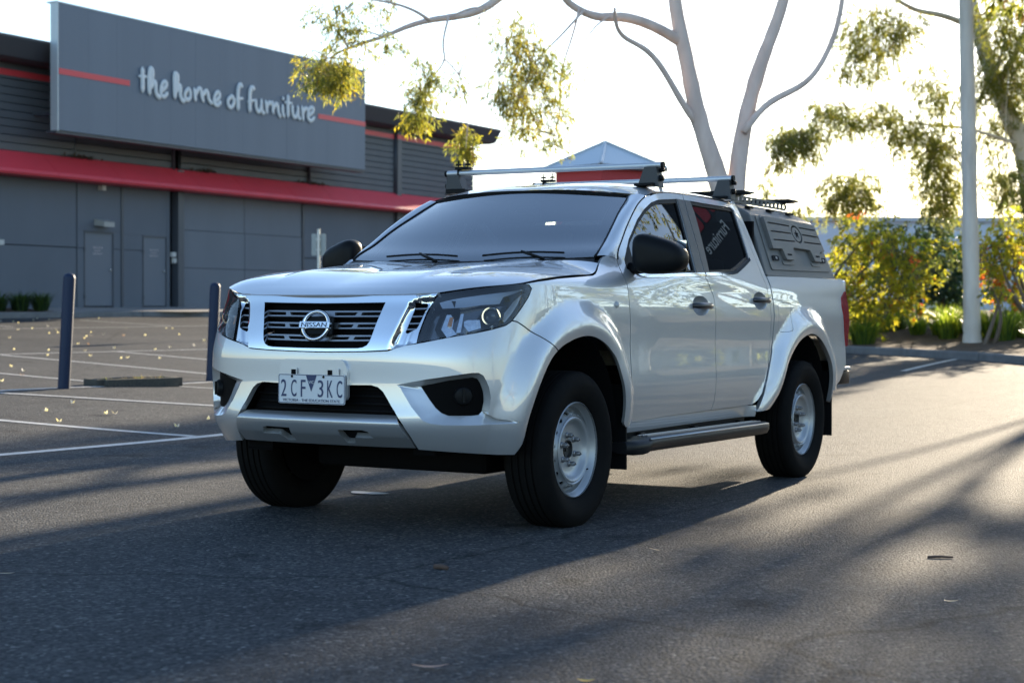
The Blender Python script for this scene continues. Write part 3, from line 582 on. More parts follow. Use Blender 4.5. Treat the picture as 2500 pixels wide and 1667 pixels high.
# recessed fog lamp pockets
def reloop(poly, n):
    p = np.array(poly+poly[:1]); d = np.concatenate([[0], np.cumsum(np.hypot(*np.diff(p, axis=0).T))]); t = np.linspace(0, d[-1], n, endpoint=False)
    return np.stack([np.interp(t, d, p[:, 0]), np.interp(t, d, p[:, 1])], 1)
def loft(name, A, B, m, parent, sd, offA, offB, k=5, ease=1.):
    """strip between two traced loops; B follows A by angle"""
    a = reloop(A, 96); cb = np.mean(B, 0); b = reloop(B, 400); ang = np.arctan2(b[:, 1]-cb[1], b[:, 0]-cb[0]); o = np.argsort(ang); ca = np.mean(B, 0)
    aa = np.arctan2((a[:, 1]-ca[1]), a[:, 0]-ca[0]); bb = np.stack([np.interp(aa, ang[o], b[o, 0], period=2*np.pi), np.interp(aa, ang[o], b[o, 1], period=2*np.pi)], 1)
    V = []
    for i in range(k):
        t = i/(k-1); q = a*(1-t)+bb*t; n3 = surf_normal(BODY, q); e = t**ease; V.append(BODY(q[:, 0], q[:, 1])+n3*(offA*(1-e)+offB*e))
    V = np.concatenate(V)*[sd, 1, 1]; n = len(a); F = [(i*n+j, i*n+(j+1) % n, (i+1)*n+(j+1) % n, (i+1)*n+j) for i in range(k-1) for j in range(n)]
    if area2([tuple(p) for p in a]) < 0: F = [f[::-1] for f in F]
    if sd < 0: F = [f[::-1] for f in F]
    return obj(name, V, F, m, parent, True)
for sd in (1, -1):
    fg = loft('fog_recess', FOG_OUT, FOG_BEZ, PAINT, bumper, sd, .0, -.040, 7, .8)
    bz = panel('fog_bezel', FOG_BEZ, mat('fog_black', (.003, .003, .0035), .5, spec=.05), bumper, side=sd, off=-.038, h=.025, flange=.02)
    inn = inset(FOG_BEZ if area2(FOG_BEZ) > 0 else FOG_BEZ[::-1], .018)
    c = BODY(np.array([-.7851]), np.array([.6389]))[0]; nn = surf_normal(BODY, np.array([[-.7851, .6389]]))[0]
    M = frame_m((c-nn*.05), np.cross([0, 0, 1], nn), (0, 0, 1)) @ Matrix.Rotation(math.radians(-90), 4, 'Y')
    f = MB().lathe([(.001, .034), (.026, .034), (.037, .030), (.043, .016), (.045, 0), (.058, -.004), (.062, 0)], 32, M @ Matrix.Identity(4))
    o = f.build('fog_lamp_cap', BLACK, bumper, True, 40)
    b = MB().box((.033, -.032, -.006), (.042, .032, .006), .002, M).build('cap_rib', BLACK, bumper)
    for k in (o, b):
        if sd < 0: k.data.transform(Matrix.Scale(-1, 4, (1, 0, 0))); k.data.flip_normals()
# lower grille
low = [(SM,.690),(-1.37,.692),(-1.245,.692),(-1.205,.68),(-1.16,.635),(-1.10,.555),(SM,.555)]
lg = panel('lower_grille', low+mir(low), DARK, truck, off=-.09, h=.06, flange=0)
for zz in (.665, .632, .600, .572):
    pts = [BODY(np.array([s]), np.array([zz]))[0]-surf_normal(BODY, np.array([[s, zz]]))[0]*.075 for s in np.linspace(SM-.36, SM+.36, 30)]
    MB().tube(pts, .0045, 6).build('grille_slat', BLACK, lg, True)
# skid garnish
def SKID(s, z):
    q = np.stack([np.ravel(np.asarray(s, float)), np.ravel(np.asarray(z, float))], 1); d = np.interp(q[:, 1], [.39, .42, .46, .50, .517, .53, .543, .556], [-.012, -.004, .010, .014, .012, .002, -.018, -.04])
    return (BODY(q[:, 0], q[:, 1])+surf_normal(BODY, q)*d[:, None]).reshape(np.shape(s)+(3,))
sk = [(SM,.395),(-1.30,.3955),(-1.03,.3955),(-1.058,.4641),(-1.0891,.5146),(-1.118,.5515),(-1.1729,.554),(-1.2996,.5545),(SM,.555)]
POCK = [(-1.4053,.4829),(-1.2789,.4855),(-1.2529,.4792),(-1.2337,.4483),(-1.3324,.447),(-1.352,.412),(-1.395,.412)]
skid = panel('bumper_garnish', sk[::-1]+mir(sk[::-1]), mat('skid_paint', (.52, .53, .54), .3, .7, .6), truck, surf=SKID, holes=[POCK, [(2*SM-s, z) for s, z in POCK]], h=.018, flange=.03)
for sd in (1, -1): panel('garnish_pocket', POCK, DARK, skid, surf=SKID, side=sd, off=-.028, h=.05, flange=0)
# ---- chrome grille surround
def segsd(s, z, pl):
    d = segdist(s, z, pl); sx = np.interp(z, [p[1] for p in pl[::-1]], [p[0] for p in pl[::-1]]); return np.where(s > sx, d, -d)
def CHR(s, z):
    q = np.stack([np.ravel(np.asarray(s, float)), np.ravel(np.asarray(z, float))], 1); qq = q.copy(); qq[:, 0] = np.where(q[:, 0] < SM, 2*SM-q[:, 0], q[:, 0])
    d = segsd(qq[:, 0], qq[:, 1], VCREASE); tz = np.clip((qq[:, 1]-.83)/.06, 0, 1)*np.clip((1.075-qq[:, 1])/.03, 0, 1)
    o = .014-.034*sstep(d/.022)*np.minimum(1, .35+tz)+.012*sstep((d-.05)/.02)
    return (BODY(q[:, 0], q[:, 1])+surf_normal(BODY, q)*o[:, None]).reshape(np.shape(s)+(3,))
rc = [(SM,1.0762)]+CH_TOP[:]+CH_SIDE+CH_BOT+[(SM,.8266)]
gr_hole = [(SM,1.0432)]+GRILLE+[(SM,.8406)]
grille = panel('chrome_grille', rc+mir(rc), CHROME, truck, surf=CHR, holes=[clean(gr_hole+mir(gr_hole)), VENT, [(2*SM-s, z) for s, z in VENT]], h=.014, gap=.0015, flange=.03)
bk = [(SM,1.06),(-1.15,1.06),(-1.26,.835),(SM,.835)]
panel('grille_backing', bk+mir(bk), DARK, grille, off=-.07, h=.08, flange=0)
ROWS = [([(-1.49,1.0167),(-1.1768,1.0188),(-1.1903,.9906),(-1.49,.988)], [[(-1.4448,1.0096),(-1.3174,1.0106),(-1.3326,.9959),(-1.4433,.9946)],[(-1.2938,1.0107),(-1.1807,1.0124),(-1.1888,.9972),(-1.3021,.9965)]]),
        ([(-1.49,.9619),(-1.2049,.9648),(-1.2201,.9366),(-1.49,.9339)], [[(-1.4245,.9544),(-1.3406,.9558),(-1.3536,.9409),(-1.427,.94)],[(-1.3174,.956),(-1.2106,.9577),(-1.2196,.9432),(-1.3263,.9418)]]),
        ([(-1.49,.9055),(-1.2327,.9081),(-1.249,.8812),(-1.49,.8767)], [[(-1.4519,.8974),(-1.3633,.8992),(-1.3756,.8855),(-1.4612,.8838)],[(-1.3378,.9),(-1.2385,.9015),(-1.2473,.8882),(-1.3483,.8858)]])]
GBAR = mat('grille_bar', (.30, .31, .33), .3, .8)
for ol, hs in ROWS:
    r = [(SM, ol[0][1]-.0002)]+ol[1:3]+[(SM, ol[3][1])]; hs2 = [rounded(x, .004, 3) for x in hs]
    panel('grille_bar', r+mir(r), GBAR, grille, holes=hs2+[[(2*SM-s, z) for s, z in x] for x in hs2], off=-.012, h=.02, hb=.008, flange=.02)
for sd in (1, -1):
    panel('vent_backing', VENT, DARK, grille, side=sd, off=-.05, h=.05, flange=0)
    for zz in (1.032, .998, .966, .940):
        w = [p for p in VENT]; sa = [-1.0302,-1.0470,-1.0610,-1.0740][[1.032,.998,.966,.940].index(zz)]; sb = [-.9745,-.9885,-1.0045,-1.0200][[1.032,.998,.966,.940].index(zz)]
        panel('vent_fin', [(sa, zz-.004), (sb, zz-.002), (sb, zz+.004), (sa, zz+.002)], GBAR, grille, side=sd, off=-.022, h=.03, flange=.015)
# badge: ring and bar with the maker's name
yb = float(BODY(np.array([SM+.01]), np.array([.945]))[0][1])-.022; BC = (0, yb, .945); bt = math.radians(14)
MBd = Matrix.Translation(BC) @ Matrix.Rotation(-bt, 4, 'X')
f = MB(); ring = []
for k in range(40):
    th = 2*math.pi*k/40
    for r, a in ((.060, .0), (.066, -.010), (.075, -.010), (.081, 0), (.075, .012), (.066, .012)): ring.append(tuple(MBd @ Vector((r*math.cos(th), a, .93*r*math.sin(th)))))
badge = obj('grille_badge', ring, [(k*6+i, k*6+(i+1) % 6, ((k+1) % 40)*6+(i+1) % 6, ((k+1) % 40)*6+i) for k in range(40) for i in range(6)], CHROME, grille, True)
MB().box((-.083, -.018, -.0165), (.083, .006, .0165), .003, MBd).build('badge_bar', CHROME, grille)
text('badge_lettering', 'NISSAN', mat('badge_ink', (.03, .04, .06), .4), MBd @ Matrix.Translation((0, -.0186, 0)) @ Matrix.Rotation(math.radians(90), 4, 'X'), .140, .021, grille, .001)
MB().box((-.09, .004, -.045), (.09, .02, .045), .01, MBd).build('badge_mount', BLACK, grille)
# ---- number plate
PY = float(BODY(np.array([SM+.01]), np.array([.66]))[0][1])-.024
PM = Matrix.Translation((0, PY, .6575)) @ Matrix.Rotation(math.radians(90), 4, 'X')
def rrect(w, h, r, k=5): return rounded([(-w/2, -h/2), (w/2, -h/2), (w/2, h/2), (-w/2, h/2)], r, k)
plate = MB().prism(rrect(.372, .134, .011), .003, PM).build('number_plate', PLATEW, truck)
def frame_ring(w, h, r, t): return rrect(w, h, r), rrect(w-2*t, h-2*t, r-t/2)
a_, b_ = frame_ring(.368, .130, .010, .0028); n_ = len(a_)
obj('plate_rim', [PM @ Vector((x, y, .0045)) for x, y in a_]+[PM @ Vector((x, y, .0042)) for x, y in b_], [(i, (i+1) % n_, n_+(i+1) % n_, n_+i) for i in range(n_)], PLATEB, plate)
PT = lambda x, y, z=.0045: PM @ Matrix.Translation((x, y, z))
for ch, x in (('2', -.1545), ('C', -.098), ('F', -.045), ('3', .052), ('K', .104), ('C', .156)):
    text('plate_character', ch, PLATEB, PT(x, .003), .030 if ch != 'F' else .026, .077, plate, .0006)
text('plate_lettering', 'VICTORIA - THE EDUCATION STATE', PLATEB, PT(0, -.0515), .318, .0125, plate, .0005)
obj('plate_triangle', [PT(0, 0) @ Vector(v) for v in ((-.030, .063, 0), (.030, .063, 0), (0, -.012, 0))], [(2, 1, 0)], PLATEB, plate)
text('plate_lettering', 'VIC', PLATEW, PT(0, .0315, .0052), .030, .0135, plate, .0004)
for x in (-.108, .068):
    MB().lathe([(.0001, .003), (.005, .003), (.006, 0)], 16, PT(x, .056) @ Matrix.Rotation(math.radians(-90), 4, 'Y')).build('plate_screw', DARK, plate)
for x in (-.115, .118):
    f = MB().prism(rrect(.062, .034, .004), .006, PT(x, .078, -.004)); bkt = f.build('plate_bracket', PAINT, truck)
    MB().box((-.012, -.012, 0), (.012, .010, .0032), 0, PT(x+(.014 if x < 0 else -.016), .078, .001)).build('bracket_slot', DARK, bkt)
pl = [(-.192, -.05), (.192, -.05), (.188, .10), (.165, .135), (-.165, .135), (-.188, .10)]
MB().prism(rounded(pl, .03, 5), .018, PT(0, 0, -.026)).build('plate_pad', PAINT, bumper)
# ---- headlamps
BITS = [[(-.9111,.9492),(-.8847,1.0155),(-.8448,1.0158),(-.8519,.9531),(-.8253,.9279),(-.8785,.9113),(-.9268,.9456)],
        [(-.9389,.9432),(-.9108,1.02),(-.8851,1.0225),(-.9111,.9492),(-.8785,.9113),(-.9031,.9089)],
        [(-.7954,.9837),(-.7779,.9896),(-.7133,.989),(-.6994,.9519),(-.7651,.9364),(-.7932,.9628)],
        [(-.5876,.9759),(-.587,1.0135),(-.5371,1.0636),(-.4784,1.0976),(-.5066,1.0522),(-.5474,.9998),(-.5743,.9713)],
        [(-1.0108,.8918),(-.9716,1.0009),(-.9548,.9987),(-.9905,.892)]]
LAMPB = mat('lamp_bowl', (.13, .135, .15), .2, .7, coat=.3); REFL = mat('lamp_reflector', (.75, .77, .80), .12, 1, noise=(60, .6, (.45, .46, .50)))
lin = inset(LAMP if area2(LAMP) > 0 else LAMP[::-1], .014)
for sd in (1, -1):
    hl = panel('headlamp', LAMP, LENS, truck, side=sd, off=.001, h=.02, gap=.003, flange=0)
    panel('lamp_bowl', LAMP, LAMPB, hl, side=sd, off=-.075, h=.03, gap=.002, flange=0)
    loft('lamp_wall', LAMP, inset(LAMP if area2(LAMP) > 0 else LAMP[::-1], .02), LAMPB, hl, sd, -.004, -.074, 4)
    upper = [(-.93,1.075),(-.75,1.105),(-.50,1.130),(-.47,1.118),(-.60,1.085),(-.62,1.055),(-.72,1.050),(-.80,1.040),(-.905,1.035)]
    panel('lamp_brow', upper, mat('lamp_grey', (.36, .38, .42), .25, .7), hl, side=sd, off=-.03, h=.03, flange=.03)
    for i, q in enumerate(BITS):
        panel(['indicator_reflector', 'lamp_boomerang', 'high_beam_reflector', 'side_reflector', 'lamp_fin'][i], q, [REFL, BLACK, REFL, mat('lamp_grey', (.36, .38, .42), .25, .7), BLACK][i], hl, side=sd, off=[-.05, -.035, -.045, -.03, -.02][i], h=.02, flange=.03)
    for q in ([(-.83,.935),(-.815,1.02),(-.80,1.022),(-.805,.938)], [(-.64,.955),(-.62,1.01),(-.60,1.02),(-.605,.965)], [(-.90,1.045),(-.74,1.068),(-.56,1.100),(-.555,1.092),(-.74,1.058),(-.90,1.037)]):
        panel('lamp_facet', q, REFL, hl, side=sd, off=-.055, h=.02, flange=.01)
    panel('indicator_bulb', [(-.878,.962),(-.868,1.002),(-.850,1.002),(-.856,.960)], AMBER, hl, side=sd, off=-.042, h=.02, flange=.01)
    c = BODY(np.array([-.676]), np.array([1.001]))[0]; nn = surf_normal(BODY, np.array([[-.70, 1.0]]))[0]; nn = nn*.5+np.array([0, -1, 0])*.5; nn /= np.linalg.norm(nn)
    M = frame_m(c-nn*.055, np.cross([0, 0, 1], nn), (0, 0, 1)) @ Matrix.Rotation(math.radians(-90), 4, 'Y')
    rg = MB().lathe([(.030, .010), (.036, .034), (.042, .034), (.043, .02), (.043, -.03), (.030, -.03)], 36, M).build('projector_ring', CHROME, hl, True, 40)
    ln = MB().lathe([(.0005, .030), (.014, .027), (.024, .019), (.031, .006), (.033, -.01)], 30, M).build('projector_lens', mat('projector_glass', (.10, .12, .15), .03, coat=1), hl, True)
    for k in (rg, ln):
        if sd < 0: k.data.transform(Matrix.Scale(-1, 4, (1, 0, 0))); k.data.flip_normals()
# ---- bonnet
HLINE = [(-.9191,1.0951),(-.7499,1.1201),(-.4795,1.1477),(-.4269,1.1555),(-.386,1.1605),(-.157,1.1785),(.1309,1.1969),(.2538,1.205),(.3022,1.2157),(.3551,1.2375),(.4000,1.2620)]
_e = BODY(np.array([p[0] for p in HLINE]), np.array([p[1] for p in HLINE])); _e[:, 2] += .003
_d = np.concatenate([[0], np.cumsum(np.linalg.norm(np.diff(_e, axis=0), axis=1))]); _d /= _d[-1]
EX, EY, EZ = (spline(_d, _e[:, i]) for i in range(3))
CZ = spline([0,.03,.08,.15,.3,.5,.7,.88,1.0], [1.085,1.104,1.128,1.150,1.182,1.209,1.230,1.247,1.256]); CY = lambda t: -.842+(.235+.842)*t-.012*np.clip(1-t/.08, 0, 1)
def HOOD(u, t):
    a = np.abs(u); t2 = t; x = u*EX(t2); y = CY(t)+(EY(t2)-CY(t))*a**2.5
    ed = 1-a**3.6; z = EZ(t2)+(CZ(t)-EZ(t2))*ed+.030*(1-a**7)*sstep(t/.22)*(a**1.2)
    w = .40+.12*t; z = z+.010*sstep((w-np.abs(x))/.05)*sstep((t-.10)/.25)
    return np.stack([x, y, z], -1)
nu, nt_ = 97, 90; uu = np.linspace(-1, 1, nu); uu = np.sign(uu)*(1-(1-np.abs(uu))**1.5); tt = np.linspace(0, 1, nt_)**1.25
U, T_ = np.meshgrid(uu, tt, indexing='ij'); P = HOOD(U.ravel(), T_.ravel()); q = np.stack([U.ravel(), T_.ravel()], 1)
F = [(i*nt_+j, (i+1)*nt_+j, (i+1)*nt_+j+1, i*nt_+j+1) for i in range(nu-1) for j in range(nt_-1)]
rim = [i*nt_ for i in range(nu)]; base = len(P); lowp = P[rim]+[0, .012, -.022]; P2 = np.concatenate([P, lowp]); F2 = [(rim[i+1], rim[i], base+i, base+i+1) for i in range(nu-1)]
bonnet = obj('bonnet', P2, F+F2, PAINT, truck, True); bonnet.data.set_sharp_from_angle(angle=math.radians(50))
MB().box((-.62, -.70, .98), (.62, .38, 1.06)).build('engine_bay', DARK, truck)
sh = [(x*.97, y+.02, z-.018) for x, y, z in HOOD(np.linspace(-1, 1, 41), np.full(41, .012))]; sh2 = [(x, y+.05, .95) for x, y, z in sh]
obj('bonnet_gap_seal', sh+sh2, [(i, i+1, 42+i, 41+i) for i in range(40)], DARK, truck)
for sd in (1, -1):   # dark channel under the bonnet edge
    tt2 = np.linspace(.0, 1, 50); a = np.stack([EX(tt2)-.012, EY(tt2), EZ(tt2)-.012], 1)*[sd, 1, 1]; b = a-np.array([.05*sd, 0, .09]); a2 = a-np.array([0, 0, 0])
    obj('bonnet_channel', np.concatenate([a, b]), [(i, i+1, 51+i, 50+i) for i in range(49)], DARK, truck)
# ---- front wings, doors, tray sides
wing = [(-.5532,.9738),(-.5418,.9904),(-.5191,1.0189),(-.4894,1.0548),(-.4561,1.0909),(-.4375,1.121),(-.4552,1.1362),(-.4795,1.1455)]+[(s, z-.004) for s, z in HLINE[3:]]+[(.47,1.302),(.565,1.322),(.5996,1.2913),(.5877,1.2585),(.5755,1.2186),(.5720,1.1829),(.5690,1.1613),(.5695,1.1108),(.5697,1.0223),(.5866,.9274),(.5917,.7789),(.600,.636),(.603,.52),(.603,.445),(.497,.445)]+sorted([p for p in ARCH_F if p[0] > .2 and p[1] > .46], key=lambda p: p[1])+sorted([p for p in ARCH_F if -.236 < p[0] <= .2], key=lambda p: -p[0])+[(-.239,.838)]+SEAM[::-1][1:-1]
wings = both('front_wing', wing, PAINT, truck, h=.02, gap=.0032, flange=.018)
DLINE = [(.6239,1.3282),(.6763,1.3739),(.7892,1.4598),(.8994,1.5326),(1.0328,1.6075),(1.1501,1.6535),(1.2633,1.6788),(1.417,1.6936)]
FDOOR = [(.5996,1.2913),(.5877,1.2585),(.5755,1.2186),(.5720,1.1829),(.5690,1.1613),(.5695,1.1108),(.5697,1.0223),(.5866,.9274),(.5917,.7789),(.600,.636),(.602,.50),(.615,.466),(.663,.4600),(1.0491,.472),(1.6798,.4803),(1.7018,.5226),(1.6931,.6227),(1.6850,.7023),(1.6820,.7619),(1.6820,.8561),(1.6748,1.0088),(1.6600,1.1229),(1.6123,1.1813),(1.5714,1.2233),(1.556,1.26),(1.5738,1.3379),(1.5907,1.4371),(1.6183,1.5746),(1.6480,1.6634),(1.6630,1.700)]+DLINE[::-1]
FWIN = [(.655,1.2420),(.6677,1.2937),(.7776,1.4003),(.9447,1.5127),(1.0713,1.5768),(1.1881,1.6206),(1.2917,1.6429),(1.5571,1.6648),(1.5094,1.5),(1.4750,1.36),(1.4509,1.2418),(1.2268,1.2364),(.82,1.2200),(.735,1.226)]
SPLIT = [p for p in FDOOR if p[0] > 1.55 and p[1] < 1.71]
RDOOR = [(1.6630,1.7005),(1.6480,1.6634),(1.6183,1.5746),(1.5907,1.4371),(1.5738,1.3379),(1.556,1.26),(1.5714,1.2233),(1.6123,1.1813),(1.6600,1.1229),(1.6748,1.0088),(1.6820,.8561),(1.6820,.7619),(1.6850,.7023),(1.6931,.6227),(1.7018,.5226),(1.6798,.4803),(2.0327,.4832),(2.2922,.4877),(2.3479,.5155),(2.4028,.556),(2.4667,.643),(2.5044,.706),(2.5408,.8212),(2.5560,.9138),(2.5480,1.0136),(2.5350,1.0917),(2.520,1.20),(2.500,1.30),(2.4775,1.4141),(2.4720,1.5391),(2.4650,1.6602),(2.4400,1.6960),(2.3254,1.7059),(1.9317,1.7057)]
RWIN = [(1.734,1.6667),(1.9469,1.6655),(2.3945,1.669),(2.4265,1.6538),(2.4127,1.5883),(2.3800,1.38),(2.360,1.3533),(2.1180,1.2890),(2.0107,1.2655),(1.6346,1.248),(1.6565,1.3291),(1.6938,1.4625),(1.731,1.5975)]
def ell(c, a, b, n=28): return [(c[0]+a*math.cos(2*math.pi*k/n), c[1]+b*math.sin(2*math.pi*k/n)) for k in range(n)]
CUPF, CUPR = ((1.466,1.066), .118, .056), ((2.378,1.106), .112, .054)
fd = both('front_door', FDOOR, PAINT, truck, holes=[FWIN, ell(*CUPF)], h=.02, gap=.0032, flange=.02)
rd = both('rear_door', RDOOR, PAINT, truck, holes=[RWIN, ell(*CUPR)], h=.02, gap=.0032, flange=.02)
for doors, W_, cup, hz in ((fd, FWIN, CUPF, 0), (rd, RWIN, CUPR, .004)):
    wi = inset(W_ if area2(W_) > 0 else W_[::-1], .020)
    both('window_seal', W_, BLACK, doors, holes=[wi], off=-.006, h=.04, flange=.015)
    both('window_glass', inset(W_ if area2(W_) > 0 else W_[::-1], .012), SDG, doors, off=-.014, h=.03, flange=0)
    (c, a, b) = cup
    for sd, d in zip((1, -1), doors):
        V = []; F = []
        for i in range(7):
            r = i/6
            for k in range(28):
                s_, z_ = c[0]+a*r*math.cos(2*math.pi*k/28), c[1]+b*r*math.sin(2*math.pi*k/28); V.append(BODY(np.array([s_]), np.array([z_]))[0]-np.array([.030*(1-r**2.4), 0, 0]))
        F = [(i*28+k, i*28+(k+1) % 28, (i+1)*28+(k+1) % 28, (i+1)*28+k) for i in range(6) for k in range(28)]
        V = np.array(V)*[sd, 1, 1]; obj('handle_cup', V, F if sd < 0 else [f[::-1] for f in F], PAINT, d, True)
        x0 = BODY(np.array([c[0]]), np.array([c[1]]))[0][0]
        pts = [(sd*(x0+dx), c[0]+dy, c[1]+hz) for dx, dy in ((-.02, -.108), (.012, -.100), (.024, -.075), (.030, -.03), (.031, .03), (.026, .075), (.014, .098), (-.012, .104))]
        MB().tube(pts, [.012, .016, .018, .018, .018, .018, .016, .012], 10).build('door_handle', mat('handle_plastic', (.03, .03, .032), .3, coat=.4), d, True)
both('pillar_trim', [(1.5571,1.6648),(1.5094,1.5),(1.4750,1.36),(1.4509,1.2438),(1.553,1.2488),(1.5698,1.3379),(1.5867,1.4371),(1.6143,1.5746),(1.6435,1.6645)], TRIMG, fd, off=.002, h=.03, gap=.001, flange=.006)
both('pillar_trim', [(1.6525,1.6650),(1.6223,1.5746),(1.5947,1.4371),(1.5778,1.3379),(1.561,1.2490),(1.6346,1.2500),(1.6565,1.3291),(1.6938,1.4625),(1.731,1.5975),(1.734,1.6660)], TRIMG, rd, off=.002, h=.03, gap=.001, flange=.006)
# bright waist mouldings
def ribbon(name, path, w, m, parents, off=.006):
    p = np.array(path); d = np.concatenate([[0], np.cumsum(np.hypot(*np.diff(p, axis=0).T))]); t = np.linspace(0, d[-1], 60); q = np.stack([np.interp(t, d, p[:, 0]), np.interp(t, d, p[:, 1])], 1)
    n2 = np.gradient(q, axis=0); n2 = np.stack([-n2[:, 1], n2[:, 0]], 1); n2 /= np.linalg.norm(n2, axis=1, keepdims=True); up = [tuple(a) for a in q+n2*w/2]; dn = [tuple(a) for a in q-n2*w/2]
    return both(name, up+dn[::-1], m, parents, off=off, h=.03, flange=.008)
ribbon('waist_moulding', [(.735,1.2270),(.755,1.2200),(.82,1.2120),(1.1032,1.2222),(1.5600,1.2415)], .018, CHROME, fd)
ribbon('waist_moulding', [(1.575,1.2415),(1.9703,1.2578),(2.06,1.2680),(2.1251,1.2840),(2.24,1.316),(2.372,1.3560)], .018, CHROME, rd)
# mirror triangle
both('mirror_triangle', [(.648,1.246),(.6677,1.2937),(.7720,1.3935),(.7529,1.2350),(.735,1.229)], BLACK, fd, off=-.004, h=.03, flange=.01)
# corner of the cab behind the rear door
CABC = [(2.4400,1.7000),(2.4650,1.6622),(2.4720,1.5391),(2.4775,1.4141),(2.500,1.30),(2.520,1.20),(2.5350,1.0917),(2.5480,1.0136),(2.5560,.9138),(2.5408,.8212),(2.5160,.722),(2.530,.745),(2.562,.80),(2.584,.87),(2.592,.93),(2.592,1.07),(2.587,1.1385),(2.578,1.22),(2.565,1.30),(2.5471,1.439),(2.5287,1.5938),(2.5162,1.6799),(2.47,1.715)]
both('cab_corner', CABC, PAINT, truck, h=.025, gap=.0022, flange=.03)
both('rocker_panel', [(.603,.47),(.615,.4625),(.663,.4565),(1.0491,.4685),(1.6798,.4768),(2.0327,.4797),(2.2922,.4842),(2.335,.485),(2.335,.415),(1.6,.412),(.603,.402)], PAINT, truck, off=-.012, h=.03, flange=.03)
archR = sorted([p for p in ARCH_R if p[1] > .43], key=lambda p: p[0])
TRAY = [(2.325,.445),(2.364,.498),(2.414,.549),(2.475,.632),(2.514,.70),(2.536,.737),(2.575,.80),(2.597,.87),(2.604,.93),(2.604,1.05),(2.600,1.15),(2.592,1.262),(3.2,1.2705),(3.92,1.2745),(4.035,1.274),(4.035,1.20),(3.945,1.150),(3.938,1.10),(3.9495,1.0628),(4.0,.93),(4.0181,.88),(4.0350,.82),(4.0368,.694),(3.987,.6548),(3.919,.5844),(3.83,.545),(3.645,.53)]+archR[::-1]
TRAY = [p for p in TRAY if not (p in archR and (p[1] < .45 and p[0] < 3))]
FUEL = rounded([(2.6755,1.0973),(2.905,1.1035),(2.880,1.0),(2.8534,.9283),(2.7866,.9195),(2.7068,.9194),(2.678,.9425)], .02, 3)
ts = both('tray_side', TRAY, PAINT, truck, holes=[FUEL], h=.022, gap=.002, flange=.03)
panel('fuel_flap', FUEL, PAINT, ts[0], h=.025, gap=.0025, flange=.02); panel('fuel_flap_blank', FUEL, PAINT, ts[1], side=-1, h=.025, gap=0, flange=0)
TAIL = [(3.945,1.150),(3.938,1.10),(3.9495,1.0628),(4.0,.93),(4.0181,.88),(4.0350,.82),(4.075,.82),(4.09,.95),(4.078,1.08),(4.055,1.19),(4.035,1.20)]
tl = both('tail_lamp', TAIL, REDL, truck, h=.02, gap=.002, off=.006, flange=.05)
# tail gate, rear bumper, tray floor
MB().box((-.84, 4.03, .68), (.84, 4.085, 1.272), .015).build('tailgate', PAINT, truck)
MB().box((-.80, 2.60, .66), (.80, 4.05, .72)).build('tray_floor', DARK, truck)
rbm = MB().box((-.80, 4.06, .56), (.80, 4.24, .66), .02)
for sd in (1, -1): rbm.box((sd*.72, 3.90, .56), (sd*.835, 4.20, .655), .015)
rbm.build('rear_bumper', BLACK, truck, True, 35)
for sd in (1, -1): MB().box((sd*.74, 3.93, .655), (sd*.845, 4.19, .68), .008).build('bumper_trim', PAINT, truck)
# ---- windscreen, pillars, roof
WE = np.array([(.735,.455,1.300),(.732,.499,1.327),(.715,.588,1.371),(.692,.71,1.443),(.665,.835,1.515),(.640,.95,1.575),(.622,1.046,1.623),(.605,1.098,1.650)])
_wd = np.concatenate([[0], np.cumsum(np.linalg.norm(np.diff(WE, axis=0), axis=1))]); _wd /= _wd[-1]; WX, WY, WZ = (spline(_wd, WE[:, i]) for i in range(3))
def WIND(u, v, o=0):
    k = 1-np.abs(u)**2.2; bow = .155-.03*v; return np.stack([u*WX(v), WY(v)-bow*k, WZ(v)+(-.022+.055*v)*k+o], -1)
def wstrip(name, uv, m, parent, off): return panel(name, uv, m, parent, surf=lambda a, b: WIND(a, b), off=off, h=.04, flange=.004)
full = [(-1,0)]+[(-1+2*i/30, 0) for i in range(1, 30)]+[(1,0),(1,.97)]+[(.985,.985),(.96,1.0)]+[(.96-1.92*i/30, 1.0) for i in range(1, 30)]+[(-.96,1.0),(-.985,.985),(-1,.97)]
ws = wstrip('windscreen', full, WSG, truck, 0)
bd = rounded([(-.93,.055),(.93,.055),(.90,.93),(-.90,.93)], .10, 6)
wstrip('windscreen_border', full, mat('glass_frit', (.02, .022, .025), .25), ws, -.004) if False else panel('windscreen_border', full, mat('glass_frit', (.02, .022, .025), .25), ws, surf=lambda a, b: WIND(a, b), holes=[bd], off=-.004, h=.05, flange=0)
# pillars: strip from the glass edge round to the door shut line
DL3 = BODY(np.array([p[0] for p in [(.5996,1.2913)]+DLINE[:6]]), np.array([p[1] for p in [(.5996,1.2913)]+DLINE[:6]]))
_pd = np.concatenate([[0], np.cumsum(np.linalg.norm(np.diff(DL3, axis=0), axis=1))]); _pd /= _pd[-1]; PX, PY_, PZ = (spline(_pd, DL3[:, i]) for i in range(3))
for sd in (1, -1):
    def PIL(a, b, sd=sd):
        A = np.stack([WX(b), WY(b)+.003, WZ(b)+.003], -1); B = np.stack([PX(b), PY_(b), PZ(b)], -1); k = a[:, None]
        bulge = (4*a*(1-a))[:, None]*np.array([.012, -.014, .010]); return ((A*(1-k)+B*k)+bulge)*[sd, 1, 1]
    o = grid('windscreen_pillar', PIL, 14, 50, PAINT, truck)
    if sd > 0: o.data.flip_normals()
    e = np.linspace(0, 1, 40); MB().tube([(sd*(WX(t)+.001), WY(t), WZ(t)) for t in e], .007, 6).build('windscreen_rubber', BLACK, ws, True)
MB().tube([WIND(np.array([u]), np.array([1.0]))[0]+[0, .003, .002] for u in np.linspace(-1, 1, 40)], .006, 6).build('windscreen_rubber', BLACK, ws, True)
